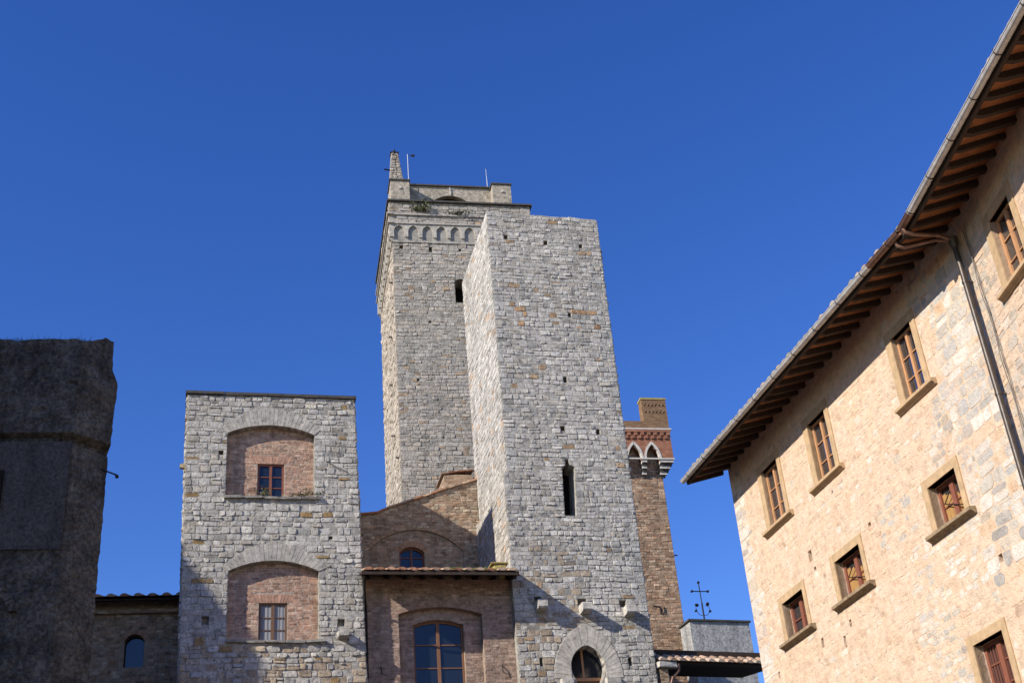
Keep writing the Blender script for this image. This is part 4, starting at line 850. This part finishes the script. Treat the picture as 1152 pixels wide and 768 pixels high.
for fr, u0, u1, z0, z1, kind in WINS:
    fw = .20 if kind != 'u' else .24; tp = .20 if kind != 'u' else .22
    up_ = kind == 'u'; wm = M['orange_wood'] if up_ else M['red_wood']; n = .11 if up_ else .20
    if up_:
        wo = window(t, fr, u0 + .004, u1 - .004, z0 + .01, z1 - .004, n, wm, .06, 3, 2, .085, bar=.024, gmat='glass_old')
    else:
        # casement: outer frame, one leaf swung into the room, planks or dark room behind
        w = MB(); f_ = .08
        w.box(fr, u0 + .004, u0 + f_, n, n + .1, z0 + .01, z1 - .004); w.box(fr, u1 - f_, u1 - .004, n, n + .1, z0 + .01, z1 - .004); w.box(fr, u0 + f_, u1 - f_, n, n + .1, z1 - f_, z1 - .004); w.box(fr, u0 + f_, u1 - f_, n, n + .1, z0 + .01, z0 + f_)
        uc = (u0 + u1) / 2; w.box(fr, uc - .07, uc + .07, n - .015, n + .09, z0 + f_, z1 - f_)
        rows = 2 if kind == 'l' else 4
        for i in range(1, rows):
            zc = z0 + (z1 - z0) * i / rows; w.box(fr, u0 + f_, uc - .07, n + .02, n + .06, zc - .014, zc + .014); w.box(fr, uc + .07, u1 - f_, n + .02, n + .06, zc - .014, zc + .014)
        if kind == 'b':
            for i in range(1, 4):
                for a, b_ in ((u0 + f_, uc - .07), (uc + .07, u1 - f_)): w.box(fr, a + (b_ - a) * i / 4 - .006, a + (b_ - a) * i / 4 + .006, n + .02, n + .05, z0 + f_, z1 - f_)
        wo = w.build('window', wm, t)
        g_ = MB(); g_.box(fr, u0 + f_, u1 - f_, n + .055, n + .06, z0 + .03, z1 - .03); g_.build('pane', M['glass_old'], wo)
        if kind == 'l' and u0 > 3 * S:
            pk = MB(); a0, a1 = u0 + .06, u1 - .12
            for i in range(6): pk.box(fr, a0 + (a1 - a0) * i / 6, a0 + (a1 - a0) * (i + 1) / 6 - .012, n + .045, n + .053, z0 + .04, z0 + (z1 - z0) * (.80 - .05 * i))
            so_ = pk.build('shutter', M['plank'], wo)
            br_ = MB(); br_.tube([fr.P(u0 + .2, n - .03, z0 + .55), fr.P(u0 + .5, n - .05, z0 + .72)], .012, 5); br_.tube([fr.P(u0 + .2, n - .03, z0 + .55), fr.P(u1 - .25, n - .04, z0 + .28)], .012, 5); br_.build('stay', M['iron'], wo)
    s = MB(); e = .03
    s.box(fr, u0 - fw, u0, -e, .17, z0, z1 + tp); s.box(fr, u1, u1 + fw * .8, -e, .17, z0, z1 + tp); s.box(fr, u0 + .002, u1 - .002, -e + .004, .17, z1, z1 + tp - .003); s.build('surround', M['tan_stone'], wo)
    s = MB(); q = .10 if up_ else .12
    s.prism(fr.right(u0 - fw - .10), [(-q - .05, z0 - .02), (-q - .05, z0 - .09), (-q, z0 - .10), (-.05, z0 - .15), (.30, z0 - .15), (.30, z0), (-.02, z0)], 0, -(u1 - u0 + 2 * fw + .24)); s.build('sill', M['sill_stone'] if not up_ else M['tan_stone'], wo)
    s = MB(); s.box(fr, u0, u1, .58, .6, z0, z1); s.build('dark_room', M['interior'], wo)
# eaves: boards, rafters, tiles, gutter
OV = 1.16; EZ = zs(13.22); SL = .30; BEND = math.tan(rad(5.5))
soffit_z = lambda n: EZ + (n + OV) * SL
def uend(n): return UB + n * BEND
def roofpiece(fr, ua, ub, nearside):
    """ua, ub: functions of n for the two ends."""
    m_ = MB(); ns = [-OV, 0.0, 7.0]; vs = []
    for dz in (0, .09):
        for n in ns: vs += [fr.P(ua(n), n, soffit_z(n) + dz), fr.P(ub(n), n, soffit_z(n) + dz)]
    k = len(ns) * 2; fs = []
    for b0 in (0, k):
        for i in range(len(ns) - 1): fs.append([b0 + 2 * i, b0 + 2 * i + 1, b0 + 2 * i + 3, b0 + 2 * i + 2])
    fs += [[0, 1, k + 1, k], [4, 5, k + 5, k + 4], [0, 2, k + 2, k], [2, 4, k + 4, k + 2], [1, 3, k + 3, k + 1], [3, 5, k + 5, k + 3]]
    m_.add(vs, fs); return m_
rf = roofpiece(A, lambda n: -.35, uend, 0); m_ = roofpiece(Cc, lambda n: -n * BEND, lambda n: 13.0, 1)
k0 = len(rf.v); rf.v += m_.v; rf.f += [[k0 + i for i in f] for f in m_.f]; rf.c += m_.c; rf.smooth += m_.smooth
ro = rf.build('roof', M['soffit'], t)
fb = MB(); fb.box(A, -.36, uend(-OV), -OV - .03, -OV + .04, EZ - .13, EZ + .02); fb.box(Cc, OV * BEND, 13, -OV - .03, -OV + .04, EZ - .13, EZ + .02)
fb.prism(A.right(-.35), [(-OV, EZ - .12), (-OV, EZ + .08), (0, soffit_z(0) + .08), (0, soffit_z(0) - .12)], .03, -.05); fb.build('fascia', M['dark_wood'], ro)
def rafter(fr, u):
    b_ = MB(); h = rng.uniform(.12, .155); nz = [(-OV + .05, soffit_z(-OV + .05) - .004), (-OV + .05, soffit_z(-OV + .05) - .09), (-OV + .22, soffit_z(-OV + .22) - h), (0.02, soffit_z(.02) - h), (.02, soffit_z(.02) - .004)]
    sk_ = rng.uniform(-1.5, 1.5); b_.prism(Fr(fr.P(u, 0, 0).x, fr.P(u, 0, 0).y, fr.az - 90 + sk_), nz, 0, -rng.uniform(.085, .115)); return b_.build('rafter', M['dark_wood'], ro)
u = .12
while u < UB - .25: rafter(A, u + rng.uniform(-.05, .05)); u += .50
u = .25
while u < 12.5: rafter(Cc, u + rng.uniform(-.05, .05)); u += .50
OLDT = lambda rng: mulc(rng.choice([(.44, .36, .28), (.38, .33, .27), (.46, .33, .23), (.34, .33, .24)]), rng.uniform(.75, 1.15))
tl = MB()
tiles(tl, A, -.36, uend(-OV) - .02, -OV - .07, 2.2, EZ + .10, soffit_z(2.2) + .10, .30, rng, rows=7, TERRA=OLDT)
tiles(tl, Cc, OV * BEND + .02, 13, -OV - .07, 2.2, EZ + .10, soffit_z(2.2) + .10, .30, rng, rows=7, TERRA=OLDT)
tl.build('tiles', M['tile'], ro)
def gutter(fr, u0, u1, mat, name='gutter'):
    b_ = MB(); r_ = .085; k = 8; c = (-OV - .12, EZ + .005); vs = []
    for u in (u0, u1):
        for ra in (r_, r_ - .012): vs += [fr.P(u, c[0] + ra * math.cos(math.pi + math.pi * i / k), c[1] + ra * math.sin(math.pi + math.pi * i / k)) for i in range(k + 1)]
    q = k + 1; fs = []
    for i in range(k): fs += [[i, i + 1, 2 * q + i + 1, 2 * q + i], [q + i, q + i + 1, 3 * q + i + 1, 3 * q + i], [i, i + 1, q + i + 1, q + i], [2 * q + i, 2 * q + i + 1, 3 * q + i + 1, 3 * q + i]]
    fs += [[0, q, 3 * q, 2 * q], [k, q + k, 3 * q + k, 2 * q + k]]
    b_.add(vs, fs); b_.tube([fr.P(u0, c[0] - r_, c[1]), fr.P(u1, c[0] - r_, c[1])], .014, 6)
    go = b_.build(name, mat, ro); return go
g1 = gutter(A, -.40, UB - 1.5, M['zinc']); g2 = gutter(A, UB - 1.5, uend(-OV) - .1, M['copper']); g2b = gutter(Cc, OV * BEND, .75, M['copper']); g3 = gutter(Cc, .75, 13.0, M['zinc'])
for fr, us in ((A, [0.1 + i * 1.17 for i in range(11)]), (Cc, [.8 + i * 1.17 for i in range(10)])):
    for u in us:
        if fr is A and u > UB - .3: continue
        b_ = MB(); c = (-OV - .12, EZ + .005); pts = [fr.P(u, c[0] + .092 * math.cos(math.pi * .92 + math.pi * 1.08 * i / 8), c[1] + .092 * math.sin(math.pi * .92 + math.pi * 1.08 * i / 8)) for i in range(9)]
        b_.tube(pts, .010, 4); b_.tube([fr.P(u, c[0] - .092, c[1] + .02), fr.P(u, c[0] - .092, c[1] + .055)], .008, 4); b_.build('bracket', M['iron'], ro)
# downpipe with two branches
pu = .03; hz = zs(12.98)
d_ = MB(); d_.tube([Cc.P(pu, -.17, hz), Cc.P(pu, -.17, 4)], .06, 12)
for z in (hz - 1.0, hz - 3.6, hz - 6.2): d_.tube([Cc.P(pu, -.17, z), Cc.P(pu, -.17, z + .06)], .07, 12); d_.tube([Cc.P(pu, -.1, z + .03), Cc.P(pu, .02, z + .03)], .02, 5)
do_ = d_.build('downpipe', M['pipe_dark'], t)
h = MB(); h.tube([Cc.P(pu, -.17, hz - .12), Cc.P(pu, -.17, hz - .02), Cc.P(pu, -.17, hz + .12)], [.065, .10, .11], 12); h.build('hopper', M['pipe_dark'], do_)
for du in (-.28, .22):
    b_ = MB(); fr = Cc; u0 = pu + du
    b_.tube([fr.P(u0, -OV - .12, EZ - .06), fr.P(u0, -OV - .10, EZ - .16), fr.P(u0, -OV + .02, EZ - .20), fr.P(u0 - du * .3, -OV + .30, EZ - .18), fr.P(pu + du * .35, -.5, hz + .16), fr.P(pu + du * .1, -.2, hz + .07)], .045, 9); b_.build('branch_pipe', M['copper'], do_)
cb = MB(); r2 = random.Random(4)
for k, q in enumerate((.30, .345)):
    pts = [Cc.P(pu + q + r2.uniform(-.02, .02) + .012 * math.sin(i * 1.3 + k * 3), -.05 - .012 * math.cos(i * 1.3 + k * 3), hz + .2 - i * .35) for i in range(26)]; cb.tube(pts, .010, 5)
cb.build('cable', M['cable'], t)

# ------------------------------------------------------------------ two unseen houses on the left, added and shaped to throw shade on the left towers
t = thing('shade_house', 'tall plain ochre gabled house closing the left side of the square, out of view', 'house', (-28, 33, 0))
def slab(pts, x0, x1):
    mb = MB(); k = len(pts); mb.add([(x0, y, z) for y, z in pts] + [(x1, y, z) for y, z in pts], [list(range(k)), list(range(2 * k - 1, k - 1, -1))] + [[i, i + k, (i + 1) % k + k, (i + 1) % k] for i in range(k)]); return mb
def shutters(t, ys, zs_):
    for y in ys:
        for z in zs_: slab([(y, z), (y + 1.1, z), (y + 1.1, z + 1.8), (y, z + 1.8)], -24, -23.94).build('shutter', M['brown_wood'], t)
slab([(26.6, 0), (39, 0), (39, 25.4), (33, 28.2), (27.9, 26.4), (26.6, 24.6)], -33, -24).build('wall', M['ochre_render'], t)
slab([(39.3, 25.3), (39.3, 25.5), (33, 28.4), (27.9, 26.55), (27.9, 26.41), (33, 28.22)], -33.2, -23.9).build('roof', M['soffit'], t)
shutters(t, (29.5, 32.5, 35.5), (8, 13, 18, 22.5))
t = thing('shade_house', 'long flat topped ochre house added out of view to shade the dark tower stump', 'house', (-28, 11, 0))  # unseen block, added to keep the dark tower stump in shade
slab([(2, 0), (21, 0), (21, 27.75), (2, 27.75)], -33, -24).build('wall', M['ochre_render'], t)
slab([(1.8, 27.76), (21.2, 27.76), (21.2, 27.95), (1.8, 27.95)], -33.2, -23.8).build('roof', M['soffit'], t)
shutters(t, (4, 8, 12, 16), (8, 13, 18, 23))
